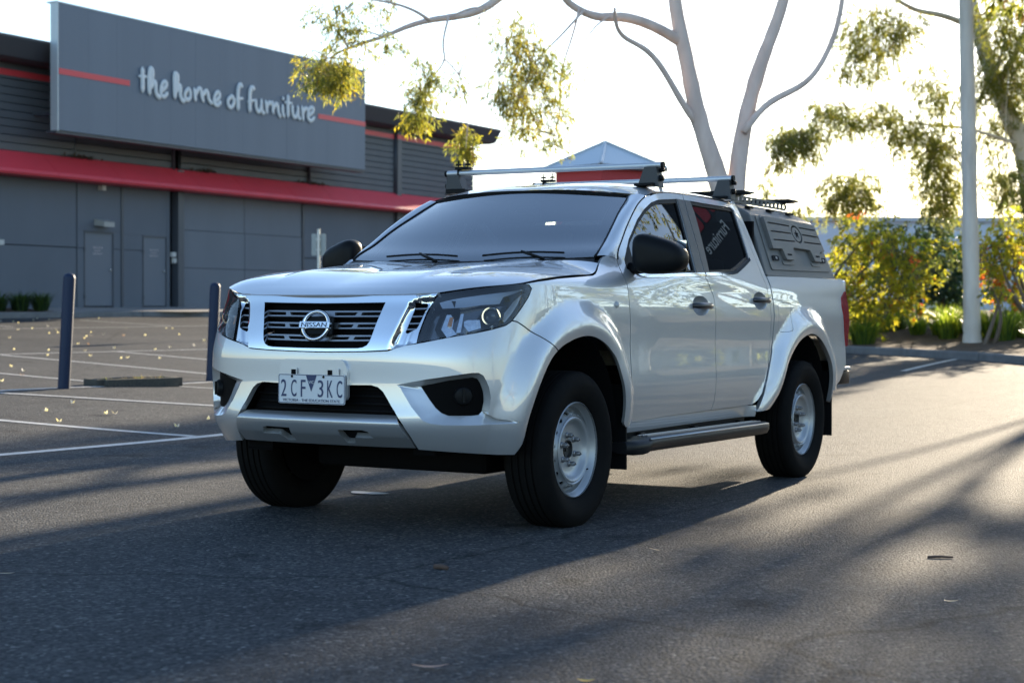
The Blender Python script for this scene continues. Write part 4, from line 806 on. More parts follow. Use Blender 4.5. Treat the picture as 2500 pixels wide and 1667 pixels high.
RD = np.array([(.690,1.150,1.6545),(.6800,1.2633,1.680),(.674,1.417,1.6965),(.672,1.65,1.7045),(.668,1.9317,1.7085),(.660,2.3254,1.7075),(.648,2.47,1.700)])
_rd = np.concatenate([[0], np.cumsum(np.linalg.norm(np.diff(RD, axis=0), axis=1))]); _rd /= _rd[-1]; RX, RY, RZ = (spline(_rd, RD[:, i]) for i in range(3))
RCZ = spline([0,.04,.10,.22,.45,.70,.9,1.0], [1.690,1.705,1.722,1.747,1.763,1.760,1.748,1.728]); RCY = lambda t: .965+(2.50-.965)*t
def ROOF(u, t):
    a = np.abs(u); x = u*RX(t); y = RCY(t)+(RY(t)-RCY(t))*a**2.4; z = RZ(t)+(RCZ(t)-RZ(t))*(1-a**2.8)+.012*(1-a**6)*a*sstep(t/.15)
    for c in (.30, .62): z = z-.004*np.exp(-((a-c)/.03)**2)*sstep((t-.12)/.1)*sstep((.95-t)/.1)      # pressed flutes
    return np.stack([x, y, z], -1)
U, T_ = np.meshgrid(np.sign(uu)*np.abs(uu), np.linspace(0, 1, 60), indexing='ij'); P = ROOF(U.ravel(), T_.ravel())
roof = obj('cab_roof', P, [(i*60+j, (i+1)*60+j, (i+1)*60+j+1, i*60+j+1) for i in range(nu-1) for j in range(59)], PAINT, truck, True)
for sd in (1, -1):
    MB().tube([(sd*(RX(t)+.002), RY(t), RZ(t)-.006) for t in np.linspace(.05, 1, 40)], .006, 6).build('roof_gutter', BLACK, roof, True)
    MB().tube([(sd*(PX(t)+.0), PY_(t)+.003, PZ(t)-.001) for t in np.linspace(0, 1, 30)], .0045, 6).build('door_seal', BLACK, roof, True)
# back of the cab with its window
MB().box((-.66, 2.42, .70), (.66, 2.47, 1.30)).build('cab_back', PAINT, truck)
MB().box((-.60, 2.43, 1.66), (.60, 2.47, 1.72)).build('cab_back_header', PAINT, truck)
obj('rear_window', [(-.60, 2.46, 1.30), (.60, 2.46, 1.30), (.55, 2.45, 1.66), (-.55, 2.45, 1.66)], [(0, 1, 2, 3)], glassmat('rear_window_glass', (.35, .37, .37), 0, 1.6), truck)
# scuttle, wipers
cw = [WIND(np.array([u]), np.array([0.]))[0]+[0, .01, .0] for u in np.linspace(-1, 1, 31)]; cf = [HOOD(np.array([u]), np.array([1.]))[0]+[0, -.02, -.02] for u in np.linspace(-.98, .98, 31)]
obj('scuttle_panel', cw+cf, [(i, i+1, 32+i, 31+i) for i in range(30)], BLACK, truck, True)
for u0, u1, v in ((-.62, .02, .03), (.22, .80, .035)):
    w = MB(); pts = [WIND(np.array([u]), np.array([v+.03*math.sin(3*k/8)]))[0]+[0, -.012, .012] for k, u in enumerate(np.linspace(u0, u1, 9))]
    w.tube(pts, .006, 6); w.tube([pts[4]+np.array([0, -.02, .004]), WIND(np.array([(u0+u1)/2+.18]), np.array([-.02]))[0]+[0, -.03, .0]], .008, 6)
    w.build('wiper', BLACK, truck, True)
# ---- cabin furniture seen through the glass
MB().box((-.72, .42, 1.10), (.72, .95, 1.22), .04).build('dashboard', DASHM, truck, True, 40)
M = Matrix.Translation((-.37, .98, 1.20)) @ Matrix.Rotation(math.radians(-62), 4, 'X')
sw = []; n1, n2 = 40, 8
for i in range(n1):
    for j in range(n2): a = 2*math.pi*i/n1; b = 2*math.pi*j/n2; sw.append(tuple(M @ Vector(((.185+.014*math.cos(b))*math.cos(a), (.185+.014*math.cos(b))*math.sin(a), .014*math.sin(b)))))
stw = obj('steering_wheel', sw, [(i*n2+j, ((i+1) % n1)*n2+j, ((i+1) % n1)*n2+(j+1) % n2, i*n2+(j+1) % n2) for i in range(n1) for j in range(n2)], DASHM, truck, True)
MB().box((-.17, -.03, -.02), (.17, .03, .01), .01, M).box((-.06, -.08, -.03), (.06, .06, .02), .02, M).build('steering_spoke', DASHM, stw, True, 40)
for x in (-.36, .36):
    s_ = MB().box((x-.25, 1.15, .82), (x+.25, 1.65, 1.00), .05); s_.box((x-.24, -.06, 0), (x+.24, .08, .62), .05, Matrix.Translation((0, 1.68, .95)) @ Matrix.Rotation(math.radians(-14), 4, 'X'))
    st = s_.build('front_seat', SEATM, truck, True, 40); MB().box((x-.14, -.04, .64), (x+.14, .06, .82), .04, Matrix.Translation((0, 1.70, .95)) @ Matrix.Rotation(math.radians(-12), 4, 'X')).build('head_rest', SEATM, st, True, 40)
MB().box((-.64, 2.05, .80), (.64, 2.36, .98), .04).box((-.64, 2.30, .95), (.64, 2.42, 1.36), .04).build('rear_seat', SEATM, truck, True, 40)
MB().box((-.60, 1.16, 1.655), (.60, 2.42, 1.675)).build('head_lining', LINER, truck)
MB().box((-.12, .93, 1.50), (.12, .96, 1.56), .012).build('rear_view_mirror', BLACK, truck)
for x in (.10, -.55): MB().box((x, 1.06, 1.50), (x+.45, 1.075, 1.62), .006, Matrix.Translation((0, -.02, .02))).build('sun_visor', LINER, truck)
# ---- door mirrors
def superq(c, r, e1, e2, shear=lambda p: p, nu=20, nv=32):
    V = []; F = []; f = lambda w, m: math.copysign(abs(w)**m, w)
    for i in range(nu+1):
        a = -math.pi/2+math.pi*i/nu
        for j in range(nv):
            b = 2*math.pi*j/nv; V.append(shear(np.array([r[0]*f(math.cos(a), e1)*f(math.cos(b), e2), r[1]*f(math.sin(a), e1), r[2]*f(math.cos(a), e1)*f(math.sin(b), e2)]))+np.array(c))
    F = [(i*nv+j, i*nv+(j+1) % nv, (i+1)*nv+(j+1) % nv, (i+1)*nv+j) for i in range(nu) for j in range(nv)]
    return V, F
for sd in (1, -1):
    def sh_(p):
        p = p.copy(); k = p[0]/.125; p[2] = p[2]*(1-.10*k)-.028*k*(1 if p[2] > 0 else .15); p[1] += .030*k; return p
    V, F = superq((.985, .70, 1.312), (.130, .085, .094), .62, .62, sh_); V = np.array(V)*[sd, 1, 1]
    mr = obj('wing_mirror', V, F if sd < 0 else [f[::-1] for f in F], BLACK, truck, True)
    MB().tube([(sd*.815, .70, 1.248), (sd*.86, .695, 1.246), (sd*.92, .70, 1.250), (sd*.985, .705, 1.256)], [.032, .028, .026, .03], 12).build('mirror_arm', BLACK, mr, True)
    MB().box((sd*.875, .772, 1.23), (sd*1.095, .778, 1.39), .0).build('mirror_glass', CHROME, mr)
# side repeaters
for sd in (1, -1):
    c = BODY(np.array([.4225]), np.array([1.0583]))[0]; MB().lathe([(.0005, .014), (.008, .013), (.014, .008), (.017, 0)], 20, Matrix.Translation((sd*c[0], c[1], c[2])) @ Matrix.Scale(sd, 4, (1, 0, 0))).build('side_repeater', mat('clear_lens', (.5, .5, .5), .15, coat=1), truck, True)
# ---- wheels
TY = [(.222,.072),(.232,.088),(.245,.098),(.275,.112),(.305,.119),(.325,.118),(.345,.110),(.357,.103),(.367,.094),(.3725,.082),(.3735,.078)]
def tread(): 
    p = list(TY); a = .074
    for g in (.052, .018, -.018, -.052): p += [(.3745, g+.0052), (.366, g+.0042), (.366, g-.0042), (.3745, g-.0052)]
    return p+[(r, -x) for r, x in TY[::-1]]
TYP = tread(); RIMP = [(.2235,.090),(.2275,.086),(.2275,.080),(.222,.076),(.214,.060),(.206,.052),(.203,.032),(.200,.026),(.1965,.0262)]
DISC = [(.1965,.026),(.192,.033),(.186,.039),(.165,.062),(.157,.074),(.150,.079),(.143,.077),(.137,.069),(.130,.058),(.120,.050),(.104,.0455),(.060,.044),(.050,.045),(.044,.042),(.043,.015),(.001,.015)]
_dr = np.array([p[0] for p in DISC][::-1]); _da = np.array([p[1] for p in DISC][::-1])
def wheel_meshes():
    t = MB().lathe(TYP, 96); r = MB().lathe(RIMP, 72)
    def DS(a, b): ax = np.interp(b, _dr, _da); return np.stack([ax, b*np.cos(a), b*np.sin(a)], -1)
    holes = []
    for k in range(16):
        a0 = 2*math.pi*(k+.5)/16; holes.append([(a0+.0140/.1755*math.cos(q), .1755+.0105*math.sin(q)) for q in np.linspace(0, 2*math.pi, 16, endpoint=False)])
    return t, r, DS, holes
t_, r_, DS, HL = wheel_meshes()
tyre0 = t_.build('tyre', RUBBER, None, True, 35); rim0 = r_.build('rim', RIMM, None, True, 30)
dv = []; dfc = []
V, F, NR = panel_data([(0.,.1575),(2*math.pi,.1575),(2*math.pi,.1965),(0.,.1965)], lambda a, b: DS(a, b), holes=HL, h=.03, hb=.012, flange=.008)
disc = MB().add(V, F).lathe([p for p in DISC if p[0] <= .158], 64)
disc0 = disc.build('wheel_disc', RIMM, None, True, 45)
nm = MB()
for k in range(6):
    a = 2*math.pi*k/6+.25; M = Matrix.Translation((-.012, .0695*math.cos(a), .0695*math.sin(a)))
    nm.lathe([(.0155, -.004), (.0155, .006), (.0115, .010), (.0115, .030), (.009, .034), (.0045, .034), (.0045, .040), (.0005, .041)], 12, M)
nuts0 = nm
hubm = MB().lathe([(.0445, .030), (.0445, .047), (.040, .047), (.036, .034), (.020, .030), (.012, .030), (.010, .040), (.0005, .040)], 24)
valve = MB().tube([(.052, .204*math.cos(-1.0), .204*math.sin(-1.0)), (.066, .199*math.cos(-1.0), .199*math.sin(-1.0))], .004, 8)
wheels = []
for wx, wy, sd in ((.785, 0, 1), (-.785, 0, -1), (.785, 3.15, 1), (-.785, 3.15, -1)):
    w = empty('wheel', (wx, wy, .3735-.009), truck); spin = {(.785, 0): .45, (.785, 3.15): 1.2}.get((wx, wy), .8)
    rot = (spin, 0, 0 if sd > 0 else math.pi)
    if not wheels:
        objs = [tyre0, rim0, disc0]
        for k in range(6):
            a = 2*math.pi*k/6+.25; objs.append(MB().lathe([(.0155, -.004), (.0155, .006), (.0115, .010), (.0115, .030), (.009, .034), (.0045, .034), (.0045, .040), (.0005, .041)], 12, Matrix.Translation((.044, .0695*math.cos(a), .0695*math.sin(a)))).build('wheel_nut', NUT, None, True, 40))
        objs += [hubm.build('hub', mat('hub_black', (.02, .02, .02), .5), None, True, 40), valve.build('valve', BLACK, None, True), MB().lathe([(.0005, -.02), (.19, -.02), (.199, -.04), (.199, -.085), (.226, -.088), (.226, -.095), (.0005, -.10)], 40).build('brake_drum', DARK, None, True, 40)]
        proto = objs
        for o in objs: o.parent = w; o.rotation_euler = rot
    else:
        for o in proto:
            c = o.copy(); COL.objects.link(c); c.parent = w; c.rotation_euler = rot
    wheels.append(w)
# wheel wells
for wy in (0, 3.15):
    for sd in (1, -1):
        V = []; F = []; n = 30
        for k in range(n+1):
            th = math.radians(4+172*k/n)
            for x in (.50, .70, .86): V.append((sd*x, wy+.47*math.cos(th), .40+.515*math.sin(th)))
        F = [(k*3+j, (k+1)*3+j, (k+1)*3+j+1, k*3+j+1) for k in range(n) for j in range(2)]
        V2 = [(sd*.50, wy+.47*math.cos(math.radians(4+172*k/n)), .40+.515*math.sin(math.radians(4+172*k/n))) for k in range(n+1)]; b0 = len(V)
        V += V2+[(sd*.5, wy, .45)]; F += [(b0+k, b0+k+1, b0+n+1) for k in range(n)]
        obj('wheel_well', V, F, DARK, truck, True)
# mud flaps
for sd in (1, -1):
    for y0, y1 in ((.43, .545), (3.60, 3.69)):
        f = MB(); a = (sd*.64, y0+.01, .235); pts = [(y0+.045, .64), (y0+.085, .48), (y0+.095, .24), (y0+.085, .228)]
        V = []
        for x in (.62, .885):
            for dy, zz in ((-.012, .66), (.015, .50), (.02, .245), (.018, .232)): V.append((sd*x, y1-.04+dy, zz)); V.append((sd*x, y1-.04+dy+.012, zz))
        F = []
        for i in range(3):
            a0, b0, c0, d0 = 2*i, 2*i+1, 2*i+3, 2*i+2
            F += [(a0, b0, c0, d0), (8+a0, 8+d0, 8+c0, 8+b0), (a0, d0, 8+d0, 8+a0), (b0, 8+b0, 8+c0, c0)]
        F += [(6, 7, 15, 14), (0, 8, 9, 1)]
        obj('mud_flap', V, F, BLACK, truck)
# ---- side steps
for sd in (1, -1):
    prof = [(.80, .335), (.80, .385), (.875, .392), (.925, .392), (.945, .386), (.958, .370), (.958, .345), (.945, .322), (.915, .312), (.84, .318)]
    ys = [.50, .52, .56, .66, .70, 1.0, 1.6, 2.20, 2.30, 2.345, 2.36]; sc = [.35, .6, .85, 1, 1, 1, 1, 1, 1, .94, .8]
    V = []; cx, cz = .87, .352; n = len(prof)
    for y, s_ in zip(ys, sc): V += [(sd*(cx+(x-cx)*(s_ if x > cx else 1)), y, cz+(z-cz)*(.6+.4*s_)-(.012 if y < .68 else 0)) for x, z in prof]
    F = [(i*n+j, i*n+(j+1) % n, (i+1)*n+(j+1) % n, (i+1)*n+j) for i in range(len(ys)-1) for j in range(n)]+[tuple(range(n)), tuple(range((len(ys)-1)*n, len(ys)*n))[::-1]]
    stp = obj('side_step', V, F if sd < 0 else [f[::-1] for f in F], mat('step_plastic', (.012, .0125, .014), .4, spec=.3), truck, True); stp.data.set_sharp_from_angle(angle=math.radians(40))
    for x, z, w in ((.868, .3935, .010), (.893, .3945, .012), (.918, .3945, .012)): MB().box((sd*(x-w/2), .70, z-.004), (sd*(x+w/2), 2.28, z+.003), .0015).build('step_tread', mat('step_alloy', (.42, .43, .45), .35, .9), stp)
    MB().tube([(sd*.950, .68, .379), (sd*.953, 1.5, .379), (sd*.950, 2.33, .379)], .007, 8).build('step_trim', mat('step_alloy', (.42, .43, .45), .35, .9), stp, True)
    for y in (.85, 1.55, 2.22): MB().box((sd*.60, y-.03, .34), (sd*.83, y+.03, .40), .006).build('step_bracket', BLACK, stp)
    MB().box((sd*.70, .62, .36), (sd*.80, 2.34, .44), .01).build('chassis_cover', BLACK, truck)
# ---- underside
u = MB()
for sd in (1, -1): u.box((sd*.40, -.70, .36), (sd*.52, 4.0, .52), .01)
u.box((-.50, -.20, .24), (.50, .12, .36), .03).box((-.62, 3.06, .30), (.62, 3.24, .42), .03).box((-.40, .9, .34), (.40, 2.6, .50), .03)
u.build('chassis', DARK, truck)
# ---- roof racks on the cab
for by, L_ in ((1.352, .694), (2.40, .682)):
    zb = 1.838 if by < 2 else 1.845; rk = MB().tube([(-L_, by, zb), (L_, by, zb)], .0165, 16).build('roof_rack', BARAL, truck, True); rk.data.set_sharp_from_angle(angle=math.radians(50))
    for sd in (1, -1):
        MB().tube([(sd*(L_-.004), by, zb), (sd*(L_+.010), by, zb)], .0185, 14).build('bar_end_cap', BLACK, rk, True, 40)
        ft = MB().add(*(lambda V: (V, [(0, 1, 2, 3), (7, 6, 5, 4), (0, 4, 5, 1), (1, 5, 6, 2), (2, 6, 7, 3), (3, 7, 4, 0)]))([(sd*x, by+y, z) for y in (-.035, .035) for x, z in ((.565, 1.735), (.690, 1.712), (.672, zb-.012), (.600, zb-.012))]))
        foot = ft.build('rack_foot', mat('rack_plastic', (.035, .037, .042), .45), rk)
        MB().box((sd*.545, by-.055, 1.722), (sd*.665, by+.055, 1.738), .005, Matrix.Identity(4)).build('rack_pad', BLACK, rk)
        MB().tube([(sd*.668, by, 1.765), (sd*.700, by, 1.765)], .017, 10).tube([(sd*.672, by+.012, zb-.028), (sd*.700, by+.012, zb-.028)], .012, 10).build('clamp_knob', BLACK, rk, True)
        obj('rack_clamp', [(sd*x, by+y, z) for x, z in ((.650, 1.728), (.684, 1.712), (.690, 1.690)) for y in (-.022, .022)], [(0, 1, 3, 2), (2, 3, 5, 4)], NUT, rk)
    cx = -.585                                        # awning clamp at the far end
    cl = MB().box((cx-.045, by-.025, zb+.020), (cx+.045, by+.025, zb+.036), .004).box((cx-.03, by-.022, zb-.03), (cx-.02, by+.022, zb+.03), .003)
    clamp = cl.build('bar_clamp', BLACK, rk)
    for dx in (-.032, .032):
        MB().tube([(cx+dx, by, zb+.03), (cx+dx, by, zb+.075)], .004, 6).box((cx+dx-.018, by-.004, zb+.044), (cx+dx+.018, by+.004, zb+.056), .002).build('wing_nut', BLACK, rk)
# ---- canopy on the tray
def CANS(y, z): return np.stack([.80-.39*(z-1.275)+0*y, y+0*z, z+0*y], -1)
sec = [(.80, 1.275), (.652, 1.657), (.50, 1.735), (.0, 1.748)]
yf = [2.668, 2.745, 2.80, 2.81]; yr = [3.985, 3.895, 3.84, 3.83]
cv = []
for (x, z), a, b in zip(sec, yf, yr): cv += [(x, a, z), (x, b, z)]
cv += [(-x, y, z) for x, y, z in cv]
cfc = []
for o_, fl in ((0, 0), (8, 1)):
    for i in range(3):
        q = (o_+2*i, o_+2*i+1, o_+2*i+3, o_+2*i+2); cfc.append(q if not fl else q[::-1])
    cfc.append((o_+0, o_+2, o_+4, o_+6) if not fl else (o_+6, o_+4, o_+2, o_+0)); cfc.append((o_+1, o_+7, o_+5, o_+3) if not fl else (o_+3, o_+5, o_+7, o_+1))
cfc += [(0, 6, 14, 8), (1, 9, 15, 7)]
canopy = obj('tray_canopy', cv, cfc, CANM, truck)
bm = bmesh.new(); bm.from_mesh(canopy.data); bmesh.ops.remove_doubles(bm, verts=bm.verts, dist=1e-4); bmesh.ops.recalc_face_normals(bm, faces=bm.faces); bmesh.ops.bevel(bm, geom=[e for e in bm.edges if e.calc_face_angle(0) > .15], offset=.012, segments=3, profile=.5, affect='EDGES'); bm.to_mesh(canopy.data); bm.free()
HATCH = [(2.826,1.647),(3.844,1.639),(3.906,1.322),(2.782,1.304)]
RAISED = [(2.886,1.635),(3.822,1.626),(3.852,1.448),(3.74,1.440),(3.718,1.374),(3.585,1.374),(3.561,1.447),(3.245,1.451),(3.198,1.370),(3.046,1.366),(3.030,1.435),(2.865,1.43)]
SLOTS = [((2.928,1.597),(3.314,1.594)),((2.928,1.543),(3.300,1.545)),((2.928,1.489),(3.316,1.493)),((3.493,1.592),(3.809,1.590)),((3.508,1.547),(3.826,1.544)),((3.495,1.497),(3.834,1.497))]
for sd in (1, -1):
    ht = panel('canopy_hatch', rounded(HATCH, .02, 3), CANM, canopy, surf=CANS, side=sd, off=.008, h=.1, flange=.010)
    holes = [[(a[0], a[1]-.0045), (b[0], b[1]-.0045), (b[0], b[1]+.0045), (a[0], a[1]+.0045)] for a, b in SLOTS]
    ringo = ell((3.403, 1.544), .088, .058, 40)
    rp = panel('hatch_pressing', rounded(RAISED, .012, 3), CANM, canopy, surf=CANS, side=sd, holes=holes+[ringo], off=.034, h=.05, flange=.028)
    for a, b in SLOTS: panel('pressing_slot', [(a[0], a[1]-.006), (b[0], b[1]-.006), (b[0], b[1]+.006), (a[0], a[1]+.006)], DARK, canopy, surf=CANS, side=sd, off=.022, h=.1, flange=0)
    panel('emblem_ring', ell((3.403, 1.544), .088, .058, 40), DARK, canopy, surf=CANS, side=sd, off=.020, h=.05, flange=0)
    panel('emblem_disc', ell((3.403, 1.544), .072, .0475, 36), CANM, canopy, surf=CANS, side=sd, off=.033, h=.05, flange=.012)
    star = [(3.403+r*1.5*math.sin(a), 1.544+r*math.cos(a)) for k in range(10) for r, a in (((.030 if k % 2 == 0 else .011), math.pi*k/5),)]
    panel('emblem_star', star, DARK, canopy, surf=CANS, side=sd, off=.0345, h=.05, flange=.001)
    for q in ([(2.850,1.393),(2.955,1.392),(2.945,1.362),(2.846,1.361)], [(3.760,1.410),(3.862,1.409),(3.835,1.376),(3.750,1.374)]):
        panel('hatch_latch', rounded(q, .008, 3), GLOSSB, canopy, surf=CANS, side=sd, off=.018, h=.05, flange=.012)
        c = np.mean(q, 0); panel('latch_lock', ell(c, .014, .009, 14), NUT, canopy, surf=CANS, side=sd, off=.021, h=.05, flange=.004)
    for q in ([(3.004,1.366),(3.230,1.367),(3.215,1.343),(3.013,1.340)], [(3.542,1.372),(3.745,1.372),(3.720,1.350),(3.560,1.348)]): panel('pressing_foot', rounded(q, .008, 3), CANM, canopy, surf=CANS, side=sd, off=.014, h=.1, flange=.008)
    for q in ((3.085, 3.165, 1.400), (3.625, 3.700, 1.407)): panel('pressing_slot', [(q[0], q[2]-.005), (q[1], q[2]-.005), (q[1], q[2]+.005), (q[0], q[2]+.005)], DARK, canopy, surf=CANS, side=sd, off=.0355, h=.1, flange=0)
    for y in np.linspace(2.90, 3.80, 6): panel('rivet', ell((y, 1.6425), .007, .005, 8), NUT, canopy, surf=CANS, side=sd, off=.0115, h=.05, flange=.003)
    for y in (2.93, 3.30, 3.66):
        MB().box((sd*.565, y-.045, 1.700), (sd*.595, y+.045, 1.716), .004).build('roof_clip', BLACK, canopy)
    rl = MB(); x = sd*.500; seg = np.linspace(2.84, 3.80, 14)
    rl.box((x-.003, 2.84, 1.738), (x+.003, 3.80, 1.752)); rl.box((x-.003, 2.84, 1.776), (x+.003, 3.80, 1.788))
    for a in seg: rl.box((x-.003, a-.018, 1.750), (x+.003, a+.018, 1.778))
    rl.build('canopy_rail', CANM, canopy)
    MB().box((sd*.775, 2.66, 1.262), (sd*.812, 4.0, 1.276), .004).build('canopy_seal', mat('canopy_base', (.16, .158, .15), .5), canopy)
for y in (2.93, 3.76):
    f = MB().box((-.56, y-.055, 1.788), (.56, y+.055, 1.814), .006)
    for sd in (1, -1): f.add([(sd*.56, y-.055, 1.790), (sd*.56, y+.055, 1.790), (sd*.56, y+.055, 1.812), (sd*.56, y-.055, 1.812), (sd*.62, y-.02, 1.801), (sd*.62, y+.02, 1.801)], [(0, 1, 5, 4), (3, 4, 5, 2), (0, 4, 3), (1, 2, 5)])
    f.build('canopy_crossbar', BLACK, canopy)
MB().box((-.72, 2.63, 1.05), (.72, 2.66, 1.60)).build('canopy_front', DARK, canopy)

GUM_A = [[(-5.4, 17.15, 1.99, 0.17), (-5.49, 17.12, 2.86, 0.158), (-5.58, 17.08, 3.19, 0.146), (-5.8, 16.98, 3.93, 0.133), (-5.96, 16.91, 4.73, 0.121), (-6.08, 16.85, 5.34, 0.109), (-6.18, 16.82, 6.01, 0.097), (-6.31, 16.77, 7.08, 0.084), (-6.54, 16.68, 8.55, 0.072), (-6.68, 16.64, 10.1, 0.06)], [(-5.36, 17.18, 1.99, 0.155), (-5.33, 17.36, 2.87, 0.142), (-5.3, 17.54, 3.69, 0.129), (-5.19, 17.77, 4.52, 0.116), (-5.06, 18.0, 5.15, 0.103), (-4.91, 18.25, 5.86, 0.089), (-4.73, 18.52, 6.92, 0.076), (-4.43, 18.87, 8.33, 0.063), (-4.32, 19.13, 10.11, 0.05)], [(-5.19, 17.31, 3.7, 0.06), (-4.9, 17.69, 4.19, 0.055), (-4.49, 18.12, 4.52, 0.05), (-4.23, 18.47, 5.09, 0.045), (-4.12, 18.75, 5.87, 0.04), (-4.07, 19.0, 7.15, 0.035), (-3.93, 19.3, 8.37, 0.03)], [(-6.07, 16.86, 5.1, 0.095), (-6.33, 16.43, 5.29, 0.085), (-6.62, 15.97, 5.38, 0.075), (-6.85, 15.56, 5.35, 0.065), (-7.08, 15.14, 5.49, 0.055), (-7.19, 14.8, 5.76, 0.045), (-7.46, 14.37, 6.22, 0.035)], [(-5.8, 16.97, 3.8, 0.06), (-5.98, 16.65, 4.21, 0.052), (-6.26, 16.28, 4.81, 0.045), (-6.52, 15.91, 5.04, 0.037), (-6.57, 15.65, 5.23, 0.03), (-6.51, 15.47, 5.43, 0.022)], [(-6.39, 16.53, 8.23, 0.09), (-6.83, 15.93, 7.1, 0.082), (-7.32, 15.31, 6.31, 0.074), (-7.79, 14.7, 5.74, 0.066), (-8.04, 14.23, 5.36, 0.058), (-8.28, 13.77, 5.19, 0.05), (-8.43, 13.36, 5.09, 0.042), (-8.57, 12.95, 4.94, 0.034), (-8.68, 12.57, 4.77, 0.026), (-8.94, 12.09, 4.56, 0.018), (-9.0, 11.73, 4.38, 0.01)], [(-8.25, 13.09, 5.04, 0.026), (-8.33, 12.82, 5.14, 0.021), (-8.49, 12.5, 5.21, 0.017), (-8.64, 12.19, 5.22, 0.012)], [(-8.12, 13.4, 5.12, 0.018), (-8.16, 13.32, 4.74, 0.016), (-8.12, 13.29, 4.52, 0.013), (-8.18, 13.2, 4.33, 0.011), (-8.29, 13.09, 4.11, 0.008), (-8.34, 13.01, 3.86, 0.006)], [(-8.17, 13.35, 4.53, 0.012), (-7.95, 13.41, 4.28, 0.01), (-7.84, 13.41, 3.93, 0.009), (-7.79, 13.37, 3.56, 0.007), (-7.77, 13.31, 3.24, 0.005)], [(-6.91, 15.24, 5.39, 0.022), (-7.04, 14.93, 5.07, 0.018), (-7.16, 14.62, 4.78, 0.014), (-7.28, 14.31, 4.44, 0.01), (-7.29, 14.07, 3.97, 0.006)], [(-6.97, 15.21, 5.41, 0.018), (-7.0, 15.03, 4.95, 0.015), (-7.06, 14.84, 4.42, 0.011), (-7.02, 14.7, 3.83, 0.008), (-7.04, 14.54, 3.44, 0.005)], [(-6.66, 15.61, 5.34, 0.016), (-6.8, 15.45, 5.19, 0.013), (-6.93, 15.29, 4.92, 0.009), (-7.07, 15.13, 4.59, 0.006)], [(-8.77, 11.86, 4.52, 0.012), (-8.91, 11.79, 4.83, 0.009), (-8.89, 11.81, 5.12, 0.006)], [(-8.48, 12.26, 4.71, 0.012), (-8.89, 12.03, 4.77, 0.01), (-9.17, 11.86, 4.38, 0.007), (-9.2, 11.84, 4.2, 0.005)]]
GUM_B = [[(-4.38, 28.03, 0.16, 0.26), (-4.38, 28.03, 0.3, 0.2), (-4.39, 28.03, 0.7, 0.178), (-4.43, 28.05, 1.97, 0.168), (-4.51, 28.07, 4.68, 0.155), (-4.6, 28.09, 7.38, 0.145), (-4.69, 28.11, 10.09, 0.12), (-4.8, 28.14, 13.7, 0.08)], [(-4.66, 28.1, 9.01, 0.07), (-5.04, 27.34, 10.23, 0.05), (-5.68, 26.43, 11.4, 0.03)], [(-4.7, 28.1, 10.09, 0.07), (-4.14, 29.04, 11.6, 0.05), (-3.47, 30.03, 13.14, 0.03)], [(-4.7, 28.13, 10.99, 0.06), (-4.46, 27.73, 12.63, 0.045), (-4.74, 27.05, 14.65, 0.03)]]
GUM_C = [[(-4.81, 36.98, 0.41, 0.3), (-4.98, 36.93, 2.18, 0.278), (-5.28, 36.83, 4.62, 0.256), (-5.57, 36.69, 5.62, 0.233), (-5.97, 36.49, 6.61, 0.211), (-6.25, 36.36, 7.5, 0.189), (-6.48, 36.25, 8.39, 0.167), (-6.88, 36.06, 9.71, 0.144), (-7.39, 35.82, 11.71, 0.122), (-7.91, 35.59, 14.37, 0.1)], [(-6.71, 36.11, 8.22, 0.085), (-7.11, 35.32, 8.35, 0.074), (-7.45, 34.55, 8.37, 0.062), (-7.77, 33.8, 8.55, 0.051), (-8.18, 33.0, 8.88, 0.04)], [(-5.35, 36.8, 5.12, 0.045), (-5.92, 35.91, 5.32, 0.04), (-6.56, 34.98, 5.48, 0.034), (-7.26, 34.01, 5.5, 0.028), (-7.77, 33.15, 5.58, 0.023), (-8.34, 32.24, 5.49, 0.017), (-8.91, 31.36, 5.64, 0.012)], [(-6.23, 35.18, 5.99, 0.035), (-5.77, 35.46, 6.86, 0.03), (-5.54, 35.62, 7.89, 0.025), (-5.34, 35.76, 9.09, 0.02)], [(-5.97, 36.49, 6.61, 0.09), (-5.31, 36.9, 8.17, 0.07), (-4.96, 37.16, 10.17, 0.05)], [(-7.12, 33.51, 5.45, 0.015), (-6.84, 33.66, 4.97, 0.01), (-6.73, 33.69, 4.02, 0.006)], [(-7.62, 33.3, 8.46, 0.02), (-7.98, 33.08, 7.82, 0.015), (-8.34, 32.87, 7.29, 0.011), (-8.61, 32.7, 6.76, 0.006)], [(-8.18, 31.76, 5.44, 0.012), (-9.08, 31.24, 5.07, 0.009), (-9.61, 30.93, 4.71, 0.005)], [(-7.29, 32.27, 5.49, 0.014), (-7.9, 31.9, 4.56, 0.009), (-8.25, 31.68, 3.74, 0.005)], [(-5.38, 35.74, 9.09, 0.02), (-5.45, 35.65, 7.35, 0.015), (-5.52, 35.57, 5.4, 0.011), (-5.4, 35.59, 3.89, 0.006)]]
